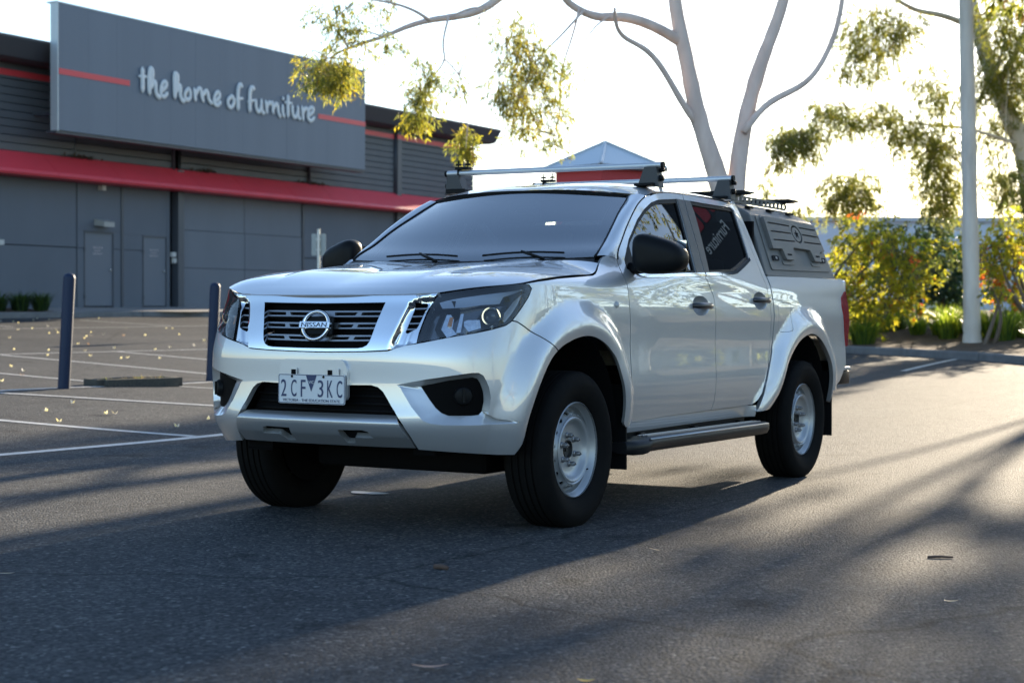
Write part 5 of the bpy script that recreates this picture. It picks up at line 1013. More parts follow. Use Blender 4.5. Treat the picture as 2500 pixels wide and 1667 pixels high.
LEAF_A = [(-8.76, 11.54, 4.95, 0.29, 0.29, 240, 'g'), (-8.83, 11.95, 4.63, 0.27, 0.27, 190, 'g'), (-9.4, 12.08, 4.36, 0.24, 0.19, 330, 'gy'), (-8.81, 11.6, 4.18, 0.24, 0.19, 380, 'gy'), (-8.96, 11.97, 4.11, 0.17, 0.1, 170, 'y'), (-8.71, 12.61, 5.2, 0.24, 0.12, 80, 'g'), (-8.18, 12.09, 4.61, 0.13, 0.12, 70, 'g'), (-8.13, 12.79, 4.25, 0.18, 0.24, 150, 'g'), (-8.36, 13.03, 3.95, 0.16, 0.25, 260, 'g'), (-8.55, 13.28, 3.72, 0.16, 0.11, 170, 'y'), (-7.99, 12.96, 4.07, 0.21, 0.21, 110, 'g'), (-7.97, 13.34, 4.24, 0.15, 0.25, 60, 'g'), (-7.99, 13.68, 3.38, 0.11, 0.22, 280, 'gy'), (-7.16, 13.71, 4.87, 0.28, 0.25, 260, 'gy'), (-7.24, 14.11, 4.6, 0.34, 0.28, 420, 'gy'), (-7.51, 14.41, 4.21, 0.35, 0.32, 520, 'gy'), (-7.41, 13.66, 4.03, 0.14, 0.1, 80, 'g'), (-7.25, 14.2, 3.89, 0.31, 0.22, 260, 'y'), (-7.52, 14.5, 3.59, 0.19, 0.25, 140, 'g'), (-7.58, 13.7, 5.06, 0.15, 0.22, 50, 'g'), (-6.91, 14.29, 4.41, 0.25, 0.31, 130, 'g'), (-6.94, 14.63, 3.89, 0.22, 0.38, 150, 'g'), (-7.2, 14.84, 3.47, 0.19, 0.14, 110, 'g'), (-6.73, 14.48, 4.36, 0.16, 0.16, 40, 'g')]
LEAF_C = [(-7.98, 32.4, 7.93, 0.63, 0.42, 260, 'g'), (-7.94, 32.96, 7.28, 0.58, 0.47, 300, 'g'), (-8.6, 33.14, 7.51, 0.37, 0.48, 180, 'g'), (-7.29, 32.92, 7.75, 0.42, 0.42, 180, 'g'), (-8.7, 32.65, 6.76, 0.26, 0.32, 90, 'g'), (-8.3, 33.43, 6.73, 0.32, 0.21, 80, 'g'), (-9.4, 30.37, 4.91, 0.36, 0.3, 220, 'g'), (-9.12, 31.07, 4.86, 0.41, 0.36, 260, 'g'), (-9.47, 31.44, 5.21, 0.52, 0.16, 120, 'g'), (-9.53, 30.42, 4.41, 0.25, 0.2, 80, 'g'), (-8.73, 31.46, 5.69, 0.46, 0.26, 200, 'g'), (-8.43, 32.17, 5.44, 0.63, 0.31, 240, 'g'), (-7.45, 31.76, 5.56, 0.51, 0.31, 200, 'g'), (-7.14, 32.48, 5.3, 0.41, 0.26, 160, 'g'), (-7.46, 32.85, 4.93, 0.42, 0.31, 120, 'g'), (-8.17, 31.45, 3.87, 0.56, 0.39, 460, 'g'), (-8.59, 31.75, 3.44, 0.36, 0.26, 140, 'g'), (-7.74, 31.27, 3.49, 0.3, 0.3, 120, 'g'), (-9.96, 30.57, 3.82, 0.23, 0.26, 50, 'g'), (-9.35, 31.45, 3.34, 0.21, 0.12, 50, 'g'), (-6.66, 33.41, 5.05, 0.42, 0.47, 360, 'g'), (-6.83, 34.04, 4.26, 0.48, 0.64, 620, 'g'), (-6.8, 34.77, 3.55, 0.38, 0.43, 300, 'g'), (-6.91, 33.49, 6.44, 0.42, 0.42, 160, 'g'), (-6.71, 34.33, 6.09, 0.43, 0.43, 200, 'g'), (-5.53, 35.05, 7.92, 0.59, 0.64, 420, 'g'), (-5.61, 35.9, 6.96, 0.55, 0.65, 420, 'g'), (-5.59, 36.8, 5.96, 0.44, 0.67, 380, 'g'), (-5.52, 35.19, 4.29, 0.43, 0.54, 300, 'g'), (-5.42, 36.15, 3.81, 0.33, 0.55, 300, 'g'), (-6.22, 36.67, 5.53, 0.34, 0.45, 180, 'g'), (-6.07, 35.16, 6.47, 0.32, 0.54, 200, 'g'), (-5.38, 36.5, 7.46, 0.44, 1.1, 400, 'g')]
LEAF_S1 = [(-6.48, 27.48, 2.52, 0.5, 0.41, 420, 'a'), (-6.31, 28.48, 2.37, 0.56, 0.56, 560, 'a'), (-6.88, 29.07, 1.82, 0.57, 0.57, 560, 'a'), (-5.96, 27.97, 1.52, 0.51, 0.55, 520, 'a'), (-5.96, 28.91, 2.0, 0.38, 0.56, 360, 'a'), (-7.36, 29.03, 2.02, 0.38, 0.58, 360, 'a'), (-6.98, 27.62, 1.24, 0.32, 0.56, 340, 'a'), (-6.74, 28.67, 1.06, 0.47, 0.38, 320, 'a'), (-7.32, 29.25, 0.67, 0.39, 0.24, 180, 'a'), (-5.75, 28.54, 1.06, 0.23, 0.23, 120, 'o')]
LEAF_S2 = [(-6.34, 30.89, 2.65, 0.5, 0.4, 260, 'd'), (-5.95, 31.66, 2.47, 0.5, 0.5, 300, 'd'), (-6.34, 31.98, 2.08, 0.41, 0.41, 160, 'd')]
LEAF_S3 = [(-4.25, 29.54, 2.37, 0.56, 0.47, 480, 'a'), (-4.07, 30.36, 2.02, 0.48, 0.67, 500, 'a'), (-4.55, 30.82, 1.65, 0.39, 0.39, 300, 'o'), (-3.81, 29.98, 2.76, 0.38, 0.47, 260, 'a'), (-4.1, 30.51, 1.16, 0.38, 0.38, 240, 'a')]
LEAF_SAP = [(-3.77, 27.03, 1.42, 0.22, 0.12, 60, 'o'), (-3.62, 27.29, 1.31, 0.18, 0.12, 50, 'a')]
# ------------------------------------------------------------------ trees and planting
def leafmat(name, col, col2, tr=.45):
    if name in MATS: return MATS[name]
    m = bpy.data.materials.new(name); m.use_nodes = True; MATS[name] = m; nt_ = m.node_tree; nt_.nodes.clear(); L = nt_.links
    out = N(m, 'ShaderNodeOutputMaterial'); tc = N(m, 'ShaderNodeTexCoord'); t = N(m, 'ShaderNodeTexNoise'); t.inputs['Scale'].default_value = 2.6; t.inputs['Detail'].default_value = 3; L.new(tc.outputs['Object'], t.inputs['Vector'])
    x = N(m, 'ShaderNodeMix', data_type='RGBA'); x.inputs['A'].default_value = (*col, 1); x.inputs['B'].default_value = (*col2, 1)
    r = N(m, 'ShaderNodeMapRange'); r.inputs[1].default_value = .35; r.inputs[2].default_value = .65; L.new(t.outputs['Fac'], r.inputs[0]); L.new(r.outputs[0], x.inputs['Factor'])
    d = N(m, 'ShaderNodeBsdfPrincipled'); d.inputs['Roughness'].default_value = .42; L.new(x.outputs['Result'], d.inputs['Base Color'])
    k = N(m, 'ShaderNodeBsdfTranslucent'); g = N(m, 'ShaderNodeMix', data_type='RGBA', blend_type='MULTIPLY'); g.inputs['Factor'].default_value = 1; g.inputs['B'].default_value = (3.6, 3.3, 1.5, 1); L.new(x.outputs['Result'], g.inputs['A']); L.new(g.outputs['Result'], k.inputs[0])
    mx = N(m, 'ShaderNodeMixShader'); mx.inputs[0].default_value = tr; L.new(d.outputs[0], mx.inputs[1]); L.new(k.outputs[0], mx.inputs[2]); L.new(mx.outputs[0], out.inputs[0])
    return m
LG = leafmat('gum_leaf', (.085, .108, .044), (.130, .142, .060), .66); LY = leafmat('gum_leaf_young', (.14, .15, .030), (.24, .21, .035), .6); LB = leafmat('gum_leaf_dry', (.13, .085, .045), (.09, .075, .04), .3)
LA = leafmat('shrub_leaf_lime', (.14, .18, .032), (.26, .24, .04), .72); LO = leafmat('shrub_leaf_orange', (.42, .13, .035), (.34, .06, .04), .5); LD = leafmat('shrub_leaf_dark', (.018, .048, .026), (.03, .065, .03), .3); LE = leafmat('shrub_leaf_grey', (.07, .10, .05), (.10, .12, .06), .4)
PALS = {'g': ([LG, LY, LB], [.86, .08, .06]), 'gy': ([LG, LY, LB], [.62, .30, .08]), 'y': ([LY, LG, LB], [.62, .26, .12]), 'a': ([LA, LO, LE, LY], [.62, .025, .20, .155]), 'o': ([LO, LA, LE], [.22, .58, .20]), 'd': ([LE, LD, LA], [.6, .3, .1]), 'k': ([LD, LE], [.85, .15])}
LEAFM = [LG, LY, LB, LA, LO, LD, LE]
LEAFK = 3.4
def leaves(clumps, L0, w, droop=.75, spread=1.0, tw=.34):
    """leaf blades strung along drooping twigs that fill ellipsoid clumps; returns leaves and twigs"""
    V = []; F = []; M = []; nb = 0; W_ = []
    for cx, cy, cz, rx, rz, n, pal in clumps:
        per = 13; m = max(3, int(n*LEAFK/per)); q = RNG.normal(size=(m, 3)); q /= np.linalg.norm(q, axis=1, keepdims=True); q *= (RNG.random(m)**.45*1.12)[:, None]*spread
        a0 = np.array([cx, cy, cz])+q*[rx, rx, rz]; out = q*[1, 1, .25]; td = out*.55+RNG.normal(size=(m, 3))*.30+np.array([0, 0, -droop]); td /= np.linalg.norm(td, axis=1, keepdims=True)
        tl = tw*(.5+RNG.random(m))*min(1., .35+rx/.9); W_.append((a0, a0+td*tl[:, None]))
        k = np.repeat(np.arange(m), per); n = len(k); t = RNG.random(n); c = a0[k]+td[k]*(tl[k]*t)[:, None]+RNG.normal(size=(n, 3))*L0*.16
        d = td[k]*.55+RNG.normal(size=(n, 3))*.42+np.array([0, 0, -droop*.5]); d /= np.linalg.norm(d, axis=1, keepdims=True); s = np.cross(d, RNG.normal(size=(n, 3))); s /= np.linalg.norm(s, axis=1, keepdims=True); nn = np.cross(d, s)
        l = L0*(.6+.8*RNG.random(n))[:, None]; ww = w*(.7+.6*RNG.random(n))[:, None]
        a = c; b = c+d*l*.45+s*ww*.5+nn*l*.05; tp = c+d*l+nn*l*.14*RNG.normal(size=(n, 1)); e = c+d*l*.45-s*ww*.5+nn*l*.05
        V.append(np.stack([a, b, tp, e], 1).reshape(-1, 3)); F += [(nb+4*i, nb+4*i+1, nb+4*i+2, nb+4*i+3) for i in range(n)]; nb += 4*n
        ms, ps = PALS[pal]; ids = np.array([LEAFM.index(z_) for z_ in ms]); tc_ = ids[RNG.choice(len(ms), m, p=ps)]; lc = ids[RNG.choice(len(ms), n, p=ps)]; M.append(np.where(RNG.random(n) < .7, tc_[k], lc))
    A = np.concatenate([x[0] for x in W_]); B = np.concatenate([x[1] for x in W_]); r = .0022*L0/.08; o = np.cross(B-A, [.3, .5, .1]); o /= np.linalg.norm(o, axis=1, keepdims=True)+1e-9
    V.append(np.stack([A-o*r, A+o*r, B+o*r*.5, B-o*r*.5], 1).reshape(-1, 3)); F += [(nb+4*i, nb+4*i+1, nb+4*i+2, nb+4*i+3) for i in range(len(A))]; M.append(np.full(len(A), len(LEAFM)))
    return np.concatenate(V), F, np.concatenate(M)
def foliage(name, clumps, L0, w, parent, droop=.75):
    V, F, M = leaves(clumps, L0, w, droop); o = obj(name, V, F, None, parent, False, None, LEAFM+[mat('twig_bark', (.20, .15, .11), .8)], M); kind(o, 'stuff'); return o
BARK = mat('gum_bark', (.82, .66, .58), .8, noise=(5, .75, (.58, .44, .38)), nscale=(1, 1, .35), bump=(14, .35, .02))
BARKW = mat('pale_gum_bark', (.80, .74, .66), .8, noise=(4.5, .7, (.58, .52, .46)), nscale=(1.4, 1.4, .3), bump=(12, .35, .02))
def crv(pts, k=5):
    p = np.array(pts, float); t = np.arange(len(p)); u = np.linspace(0, len(p)-1, (len(p)-1)*k+1); q = np.stack([spline(t, p[:, i])(u) for i in range(4)], 1); return q
def limbs(root, paths, m, names, wob=.06):
    for i, pth in enumerate(paths):
        q = crv(pth); r = np.maximum(q[:, 3], .004)*(1+wob*RNG.normal(size=len(q))*(.6 if q[0, 3] > .1 else .3)); o = MB().tube(list(q[:, :3]), list(r), 14 if q[0, 3] > .1 else 8).build(names[min(i, len(names)-1)], m, root, True); o.matrix_parent_inverse = Matrix.Translation(-root.location)
def tree(name, label, base, paths, m, names, clumps, L0, w, droop=.75, group=None):
    root = empty(name, base); tag(root, label, 'tree', group); limbs(root, paths, m, names); o = foliage('crown', clumps, L0, w, root, droop); o.matrix_parent_inverse = Matrix.Translation(-root.location); return root
def ramify(paths, clumps, k=3):
    """thin twigs from the limbs into the clumps"""
    P = np.concatenate([crv(p)[:, :3] for p in paths]); out = []
    for c in clumps:
        c3 = np.array(c[:3]); i = ((P-c3)**2).sum(1).argmin(); a = P[i]
        for _ in range(k):
            b = c3+RNG.normal(size=3)*[c[3]*.5, c[3]*.5, c[4]*.4]; mid = (a+b)/2+RNG.normal(size=3)*.12+[0, 0, .1]; out.append([(*a, .009), (*mid, .007), (*b, .004)])
    return out
def big(c, r, n, pal='g'): return (*c, r, r*.7, n, pal)
baseA = (-5.75, 16.9, float(gz(-5.75, 16.9)))
GUM_A[0] = [(baseA[0]-.03, baseA[1], baseA[2]-.1, .26)]+GUM_A[0]; GUM_A[1] = [(baseA[0]+.10, baseA[1]+.05, baseA[2]-.1, .22)]+GUM_A[1]
topA = [big((-8.2, 16.2, 9.6), 1.7, 420), big((-6.2, 17, 11.2), 2.0, 520), big((-4.0, 18, 9.4), 1.7, 420), big((-9.6, 15.4, 8.3), 1.2, 220), big((-5.2, 15.6, 8.4), 1.4, 240)]
gA = tree('gum_tree', 'pale forked gum tree rising behind the pickup, limbs reaching left over the signboard', baseA, GUM_A+ramify(GUM_A[3:], LEAF_A, 2), BARK, ['trunk', 'trunk', 'limb'], [(a, b, c, r*1.16, q*1.2, n*1.12, s) for a, b, c, r, q, n, s in LEAF_A], .082, .016)
foliage('crown', topA, .24, .05, gA).matrix_parent_inverse = Matrix.Translation(-gA.location)
baseB = (GUM_B[0][0][0], GUM_B[0][0][1], GUM_B[0][0][2]-.25); GUM_B[0] = [(GUM_B[0][0][0], GUM_B[0][0][1], GUM_B[0][0][2]-.3, .30)]+GUM_B[0]
topB = [big((-4.5, 27.5, 10.6), 2.2, 900), big((-7.0, 27.0, 10.0), 1.9, 800), big((-2.2, 29, 9.8), 1.9, 800), big((-4.2, 28.4, 12.6), 1.9, 380), big((-.2, 29.5, 9.4), 1.6, 360), big((-5.6, 29, 9.6), 1.5, 300)]
gB = tree('gum_tree', 'tall straight white-trunked gum tree in the garden bed at right', baseB, GUM_B, BARKW, ['trunk', 'limb'], topB, .26, .055)
baseC = (GUM_C[0][0][0], GUM_C[0][0][1], .4); GUM_C[0] = [(GUM_C[0][0][0], GUM_C[0][0][1], .2, .34)]+GUM_C[0]
topC = [big((-5.5, 34, 12), 2.4, 460), big((-8, 33, 11.3), 2.0, 360), big((-3, 35, 12.5), 2.2, 420)]
gC = tree('gum_tree', 'leafy gum tree with leaning trunk behind the straight white trunk', baseC, GUM_C+ramify(GUM_C[1:], LEAF_C, 2), BARKW, ['trunk', 'limb'], [(a, b, c, r*1.2, q*1.2, n*2.9, s) for a, b, c, r, q, n, s in LEAF_C], .100, .023)
foliage('crown', topC, .26, .055, gC).matrix_parent_inverse = Matrix.Translation(-gC.location)
# further gums along the sunny side, out of frame to the right; they shade the asphalt and show in the pickup's side
def spare_tree(x, y, h, sd_, n=900, r=2.4, label='', group=None, trunk=.22, low=.62):
    rs = np.random.default_rng(sd_); b = float(gz(x, y)); P1 = [(x, y, b-.1, trunk*1.3), (x+.1, y, b+h*.25, trunk), (x+rs.normal()*.3, y+rs.normal()*.3, b+h*.6, trunk*.7), (x+rs.normal()*.6, y+rs.normal()*.6, b+h*.95, trunk*.3)]; ps = [P1]; cs = []
    for k in range(6):
        a = 2*math.pi*k/6+rs.normal()*.3; hh = h*(low+(.98-low)*rs.random()); rr = r*(.5+.6*rs.random()); c = (x+rr*math.cos(a), y+rr*math.sin(a), b+hh); ps.append([(x, y, b+h*.35+.2*k, trunk*.4), ((x+c[0])/2, (y+c[1])/2, (b+h*.4+c[2])/2+.3, trunk*.3), (*c, trunk*.12)]); cs.append((*c, r*.62, r*.55, n//7, 'g'))
    cs.append((x, y, b+h, r*.7, r*.55, n//7, 'g')); return tree('gum_tree', label, (x, y, b), ps, BARKW, ['trunk', 'limb'], cs, .26, .075, .55, group)
SHADE = [(.9, 30.5, 11, 4, 2000, 2.6), (-1.4, 29.6, 10.5, 12, 2000, 2.3), (4.0, 28.5, 10.5, 9, 1400, 2.4), (2.4, 38, 14, 21, 1600, 3.2)]
for x, y, h, s_, n, r in SHADE: spare_tree(x, y, h, s_, n, r, 'gum tree standing outside the view, its shade lying across the asphalt', 'gum trees shading the car park', .10)
MIRR = [(9.5, 24, 11, 6), (13.5, 22, 11.5, 7), (18, 24, 11, 8), (11, 31, 13, 13), (17, 33, 11, 14), (24, 30, 11, 15), (22, 19, 9.5, 16), (30, 24, 11, 17), (26, 10, 9.5, 18), (30, 0, 10, 31), (24, -12, 10, 32), (34, 36, 12, 33), (12, 44, 12, 34)]
for x, y, h, s_ in MIRR: spare_tree(x, y, h, s_, 700, 3.3, 'bushy tree mirrored in the side of the pickup', 'trees mirrored in the pickup', .22, .15)
# shrubs beyond the kerb
BARKD = mat('shrub_bark', (.16, .12, .09), .9, noise=(8, .5, (.22, .17, .13)))
def shrub(name, label, clumps, base, stems, L0, w, m=BARKD, group=None, dn=.62):
    root = empty(name, base); tag(root, label, 'shrub', group); ps = []
    for k in range(stems):
        c = clumps[k % len(clumps)]; ps.append([(base[0]+RNG.normal()*.12, base[1]+RNG.normal()*.12, base[2]-.1, .05), ((base[0]+c[0])/2+RNG.normal()*.1, (base[1]+c[1])/2, (base[2]+c[2])/2, .035), (c[0], c[1], c[2], .012)])
    limbs(root, ps, m, ['stem']); clumps = [(a, b, c, r*1.08, q*1.08, n*dn, s) for a, b, c, r, q, n, s in clumps]; o = foliage('crown', clumps, L0, w, root, .35); o.matrix_parent_inverse = Matrix.Translation(-root.location); return root
gb = lambda x, y: (x, y, bedz(x, y))
shrub('bushy_shrub', 'large lime and rust leaved shrub just behind the pickup tailgate', LEAF_S1, gb(-8.6, 28.6), 8, .12, .05)
shrub('bushy_shrub', 'grey-green open shrub left of the straight white trunk', LEAF_S2, gb(-7.6, 31.4), 5, .12, .045)
shrub('bushy_shrub', 'lime and orange shrub right of the straight white trunk', LEAF_S3, gb(-3.3, 29.6), 7, .12, .05)
shrub('sapling', 'small orange-tipped sapling on a thin stem right of the white trunk', LEAF_SAP, gb(-3.72, 27.15), 2, .10, .04)
for (x, y, z, r, n), lb in (((-7.4, 36.7, 1.7, 1.0, 1500), 'dark green rounded tree left of the straight white trunk'), ((-4.6, 39.0, 1.3, .9, 1100), 'low dark green tree right of the straight white trunk')):
    shrub('dark_tree', lb, [(x, y, z+.5, r*.62, r*.75, n*.5, 'k'), (x, y, z-.3, r*.85, r*.7, n*.5, 'k')], (x, y, bedz(x, y)), 3, .13, .07, dn=1.0)
# strappy grass tufts
def tuft(name, label, x, y, z, h, r, n, cols, group=None, lean=.5):
    V = []; F = []; M = []
    for k in range(n):
        a = RNG.random()*2*math.pi; q = r*.35*math.sqrt(RNG.random()); b = np.array([x+q*math.cos(a), y+q*math.sin(a), z-.03]); a2 = a+RNG.normal()*.5; hh = h*(.6+.5*RNG.random()); o = np.array([math.cos(a2), math.sin(a2), 0])*r*(.3+.7*RNG.random())*lean*2; s = np.array([-math.sin(a2), math.cos(a2), 0])*.008*(h/.5)
        m1 = b+o*.35+[0, 0, hh*.65]; tp = b+o+[0, 0, hh*(.75+.25*RNG.random())]; i = len(V); V += [b-s, b+s, m1+s, m1-s, tp]; F += [(i, i+1, i+2, i+3), (i+3, i+2, i+4)]; c = RNG.integers(0, len(cols)); M += [c, c]
    root = obj(name, V, F, None, None, False, None, cols, M); tag(root, label, 'grass tuft', group); return root
GR1 = leafmat('lomandra_lime', (.10, .17, .03), (.17, .21, .04), .5); GR2 = leafmat('lomandra_green', (.045, .09, .022), (.07, .12, .03), .4); GR3 = leafmat('dry_grass', (.30, .24, .11), (.38, .30, .15), .4); GRD = leafmat('dark_strap_leaf', (.016, .040, .016), (.03, .06, .02), .3)
TUFTS = []; TUFTX = []
for k in range(26):
    t = min(1, max(0, k/25+RNG.normal()*.03)); x = -8.0+7.2*t+RNG.normal()*.25; y = 31.0-6.0*t+abs(RNG.normal())*1.0
    TUFTS.append(tuft('grass_tuft', 'lime strap-leaved grass tuft in the row behind the right-hand kerb', x, y+.6, bedz(x, y+.6), .42+.36*RNG.random(), .34+.3*RNG.random(), 170, [GR1, GR1, GR2], 'lime grass tufts behind the kerb')); TUFTX.append((CR@(np.array([x, y, .5])-CAM))/(CF@(np.array([x, y, .5])-CAM)))
ORD = ['first', 'second', 'third', 'fourth', 'fifth', 'sixth', 'seventh', 'eighth', 'ninth', 'tenth', 'eleventh', 'twelfth', 'thirteenth']
for r_, i in enumerate(np.argsort(TUFTX)): TUFTS[i]['label'] = 'lime strap-leaved grass tuft behind the right kerb, '+(ORD[r_]+' from the pickup end' if r_ < 13 else ORD[25-r_]+' from the right edge')
tuft('grass_tuft', 'dark-centred green grass tuft nearest the pickup tail, behind the kerb', -6.55, 27.55, bedz(-6.55, 27.55), .70, .6, 260, [GR2, GR1])
tuft('grass_tuft', 'dry straw-coloured grass tuft beside the pickup tail lamp', -7.2, 27.65, bedz(-7.2, 27.65), .55, .6, 220, [GR3, GR3, GR1])
for k, (x, y) in enumerate([(-29.25, 24.2), (-29.15, 24.9), (-29.0, 25.55), (-28.9, 26.2), (-29.3, 23.5)]):
    tuft('grass_tuft', 'dark green strappy grass tuft against the store wall, '+['second', 'third', 'fourth', 'last', 'first'][k]+' from the left', x, y, float(gz(-28.5, y))+.18, .58, .55, 260, [GRD, GRD, GR2], 'dark grass tufts by the store wall', .4)

# ------------------------------------------------------------------ bollards, edging, sign post, litter, far buildings
NAVY = mat('bollard_navy', (.012, .024, .060), .5, noise=(3, .3, (.018, .030, .068)), spec=.3)
for (x, y, lean), lb in zip([(-8.85, 6.57, (.052, .02)), (-9.43, 9.77, (.042, .016))], ['navy steel bollard standing alone at far left of the bays', 'navy steel bollard beside the pickup bumper']):
    b = MB().lathe([(.066, -.05), (.066, 1.20), (.063, 1.225), (.052, 1.248), (.030, 1.262), (.0005, 1.268)], 28, Matrix.Translation((x, y, float(gz(x, y)))) @ Matrix.Rotation(lean[0], 4, (CF[0], CF[1], 0)) @ Matrix.Rotation(-math.pi/2, 4, 'Y')).build('bollard', NAVY, None, True, 50); tag(b, lb, 'bollard', 'bollards in the car park')
# timber edging round an empty tree pit
TIMB = mat('old_timber', (.055, .052, .045), .9, noise=(7, .8, (.11, .10, .08)), nscale=(1, 6, 6), bump=(30, .6, .01))
pit = empty('tree_pit_edging', (-9.4, 8.35, float(gz(-9.4, 8.35)))); tag(pit, 'square of weathered timber edging with weeds between the two bollards', 'edging')
zt = pit.location.z
for a, b in [((-8.93, 7.30), (-8.66, 8.22)), ((-9.30, 7.46), (-9.03, 8.38)), ((-8.97, 7.27), (-9.30, 7.40)), ((-8.66, 8.26), (-9.02, 8.40))]:
    a = np.array(a); b = np.array(b); L = np.linalg.norm(b-a); M = Matrix.Translation((*((a+b)/2), zt)) @ Matrix.Rotation(math.atan2(*(b-a)[::-1]), 4, 'Z')
    o = MB().box((-L/2, -.045, -.05), (L/2, .045, .095), .008, M).build('timber_edge', TIMB, pit); o.matrix_parent_inverse = Matrix.Translation(-pit.location)
o = MB().box((-9.16, 7.45, zt-.05), (-8.85, 8.22, zt+.03)).build('soil', MULCH, pit); o.matrix_parent_inverse = Matrix.Translation(-pit.location)
for k in range(5): tuft('weed', 'small weed inside the timber edging, '+['first', 'second', 'third', 'fourth', 'last'][k]+' from the left', -9.0+RNG.normal()*.06, 7.50+.17*k, zt+.02, .14, .12, 26, [GR3, GR1], 'weeds in the timber edging')
# sign post seen from behind
px_, py_ = -17.99, 23.84; pz = float(gz(px_, py_)); sgp = empty('sign_post', (px_, py_, pz)); tag(sgp, 'galvanised sign post seen from behind above the pickup bonnet', 'sign post')
GALV = mat('galvanised', (.62, .63, .63), .4, .7)
MB().tube([(0, 0, -.1), (0, 0, 2.71-pz)], .038, 12).build('pole', GALV, sgp, True, 40)
tq = CR[:2]/np.linalg.norm(CR[:2]); M = frame_m((0, 0, 2.36-pz), (tq[0], tq[1], 0), (0, 0, 1))
MB().prism(rrect(.32, .49, .02), .003, M, z0=-.045).build('sign_plate', mat('sign_back', (.33, .36, .37), .5, .5), sgp)
for z in (2.48, 2.24): MB().box((-.05, -.012, -.05), (.05, .012, .045), .0, frame_m((0, 0, z-pz), (tq[0], tq[1], 0), (0, 0, 1))).build('pole_clip', GALV, sgp)
# fallen leaves and twigs
DRYL = leafmat('fallen_leaf', (.42, .34, .24), (.55, .44, .32), .2); FRESH = leafmat('fallen_leaf_yellow', (.65, .42, .03), (.6, .4, .05), .2); PINK = leafmat('fallen_leaf_pink', (.48, .27, .20), (.5, .3, .22), .2); PALE = leafmat('fallen_leaf_bleached', (.72, .68, .60), (.8, .76, .7), .2); BRN = mat('bark_scrap', (.10, .065, .05), .9)
def fleaf(x, y, L, w, m, label, a=None, group=None, curl=.25):
    a = RNG.random()*6.28 if a is None else a; z = float(gz(x, y))+.004; V = []; n = 6
    for i in range(n+1):
        t = i/n; cx = (t-.5)*L; cy = .12*L*math.sin(math.pi*t); ww = w/2*math.sin(math.pi*min(max(t, .03), .97))**.8; cz = curl*w*(1-math.sin(math.pi*t))+.3*curl*w*t
        for s in (-1, 1): X, Y = cx, cy+s*ww; V.append((x+X*math.cos(a)-Y*math.sin(a), y+X*math.sin(a)+Y*math.cos(a), z+cz+.15*w*abs(s)))
    o = obj('fallen_leaf', V, [(2*i, 2*i+2, 2*i+3, 2*i+1) for i in range(n)], m, None, True); return tag(o, label, 'leaf', group)
fleaf(2.06, -3.17, .105, .020, PINK, 'curved pinkish gum leaf on the asphalt at the bottom edge', .45, None, .5)
fleaf(2.51, -3.10, .05, .022, FRESH, 'small yellow leaf at the very bottom edge of the picture', .3)
fleaf(1.56, -.60, .085, .012, DRYL, 'thin pale leaf on the asphalt in front of the left rear door', -.6)
fleaf(3.0, -1.26, .05, .018, DRYL, 'small tan leaf alone on the asphalt at lower right', .4)
fleaf(-.23, -2.54, .07, .014, DRYL, 'narrow grey leaf on the asphalt at the left edge', .5)
fleaf(.47, 9.87, .12, .05, BRN, 'dark dry leaf on the sunlit asphalt right of the pickup tail', .5)
for x, y, L, r, a, lb in [(2.66, -.15, .105, .0055, .5, 'short brown twig on the asphalt at right'), (1.08, -1.54, .065, .010, -.1, 'stub of dark bark on the shaded asphalt ahead of the front wheel')]:
    z = float(gz(x, y))+r; tag(MB().tube([(x-L/2*math.cos(a), y-L/2*math.sin(a), z), (x, y+.004, z+.002), (x+L/2*math.cos(a), y+L/2*math.sin(a), z)], [r, r*1.1, r*.8], 7).build('twig', BRN, None, True), lb, 'twig')
FALLEN = [(-19.63, 16.16), (-19.45, 18.03), (-18.77, 17.25), (-19.74, 18.47), (-16.32, 13.07), (-15.92, 13.45), (-17.31, 15.57), (-17.16, 15.67), (-15.55, 13.91), (-15.97, 15.05), (-13.71, 12.92), (-13.66, 12.72), (-15.3, 15.36), (-15.77, 16.28), (-15.93, 17.15), (-17.31, 19.06), (-16.62, 18.25), (-12.72, 9.53), (-11.09, 8.14), (-11.88, 8.94), (-14.75, 12.25), (-14.37, 12.79), (-13.39, 13.3), (-10.03, 6.8), (-7.3, 5.11), (-6.84, 4.3), (-6.03, 3.63), (-5.04, 4.01), (-5.31, 4.76), (-6.28, 4.48), (-6.25, 4.56), (-19.31, 19.6), (-19.49, 19.14), (-26.59, 22.58), (-26.25, 22.65), (-25.54, 22.12), (-22.88, 19.94), (-26.74, 23.8), (-27.51, 24.69), (-26.8, 24.39), (-23.81, 21.36), (-20.96, 18.77), (-26.95, 26.35), (-22.09, 22.06), (-19.47, 19.77), (-19.64, 19.31), (-20.87, 19.64), (-19.67, 18.41), (-18.92, 17.41), (-19.48, 18.05), (-22.49, 19.16), (-20.86, 18.42), (-22.02, 19.81), (-20.11, 19.21), (-19.34, 20.68), (-21.79, 23.09), (-21.66, 23.16), (-17.28, 19.02)]
for x, y in FALLEN[::1]: fleaf(x, y, .055, .032, PALE if RNG.random() < .88 else PINK, 'pale dry leaf scattered on the sunlit bays near the store', None, 'dry leaves scattered on the bays', .9)
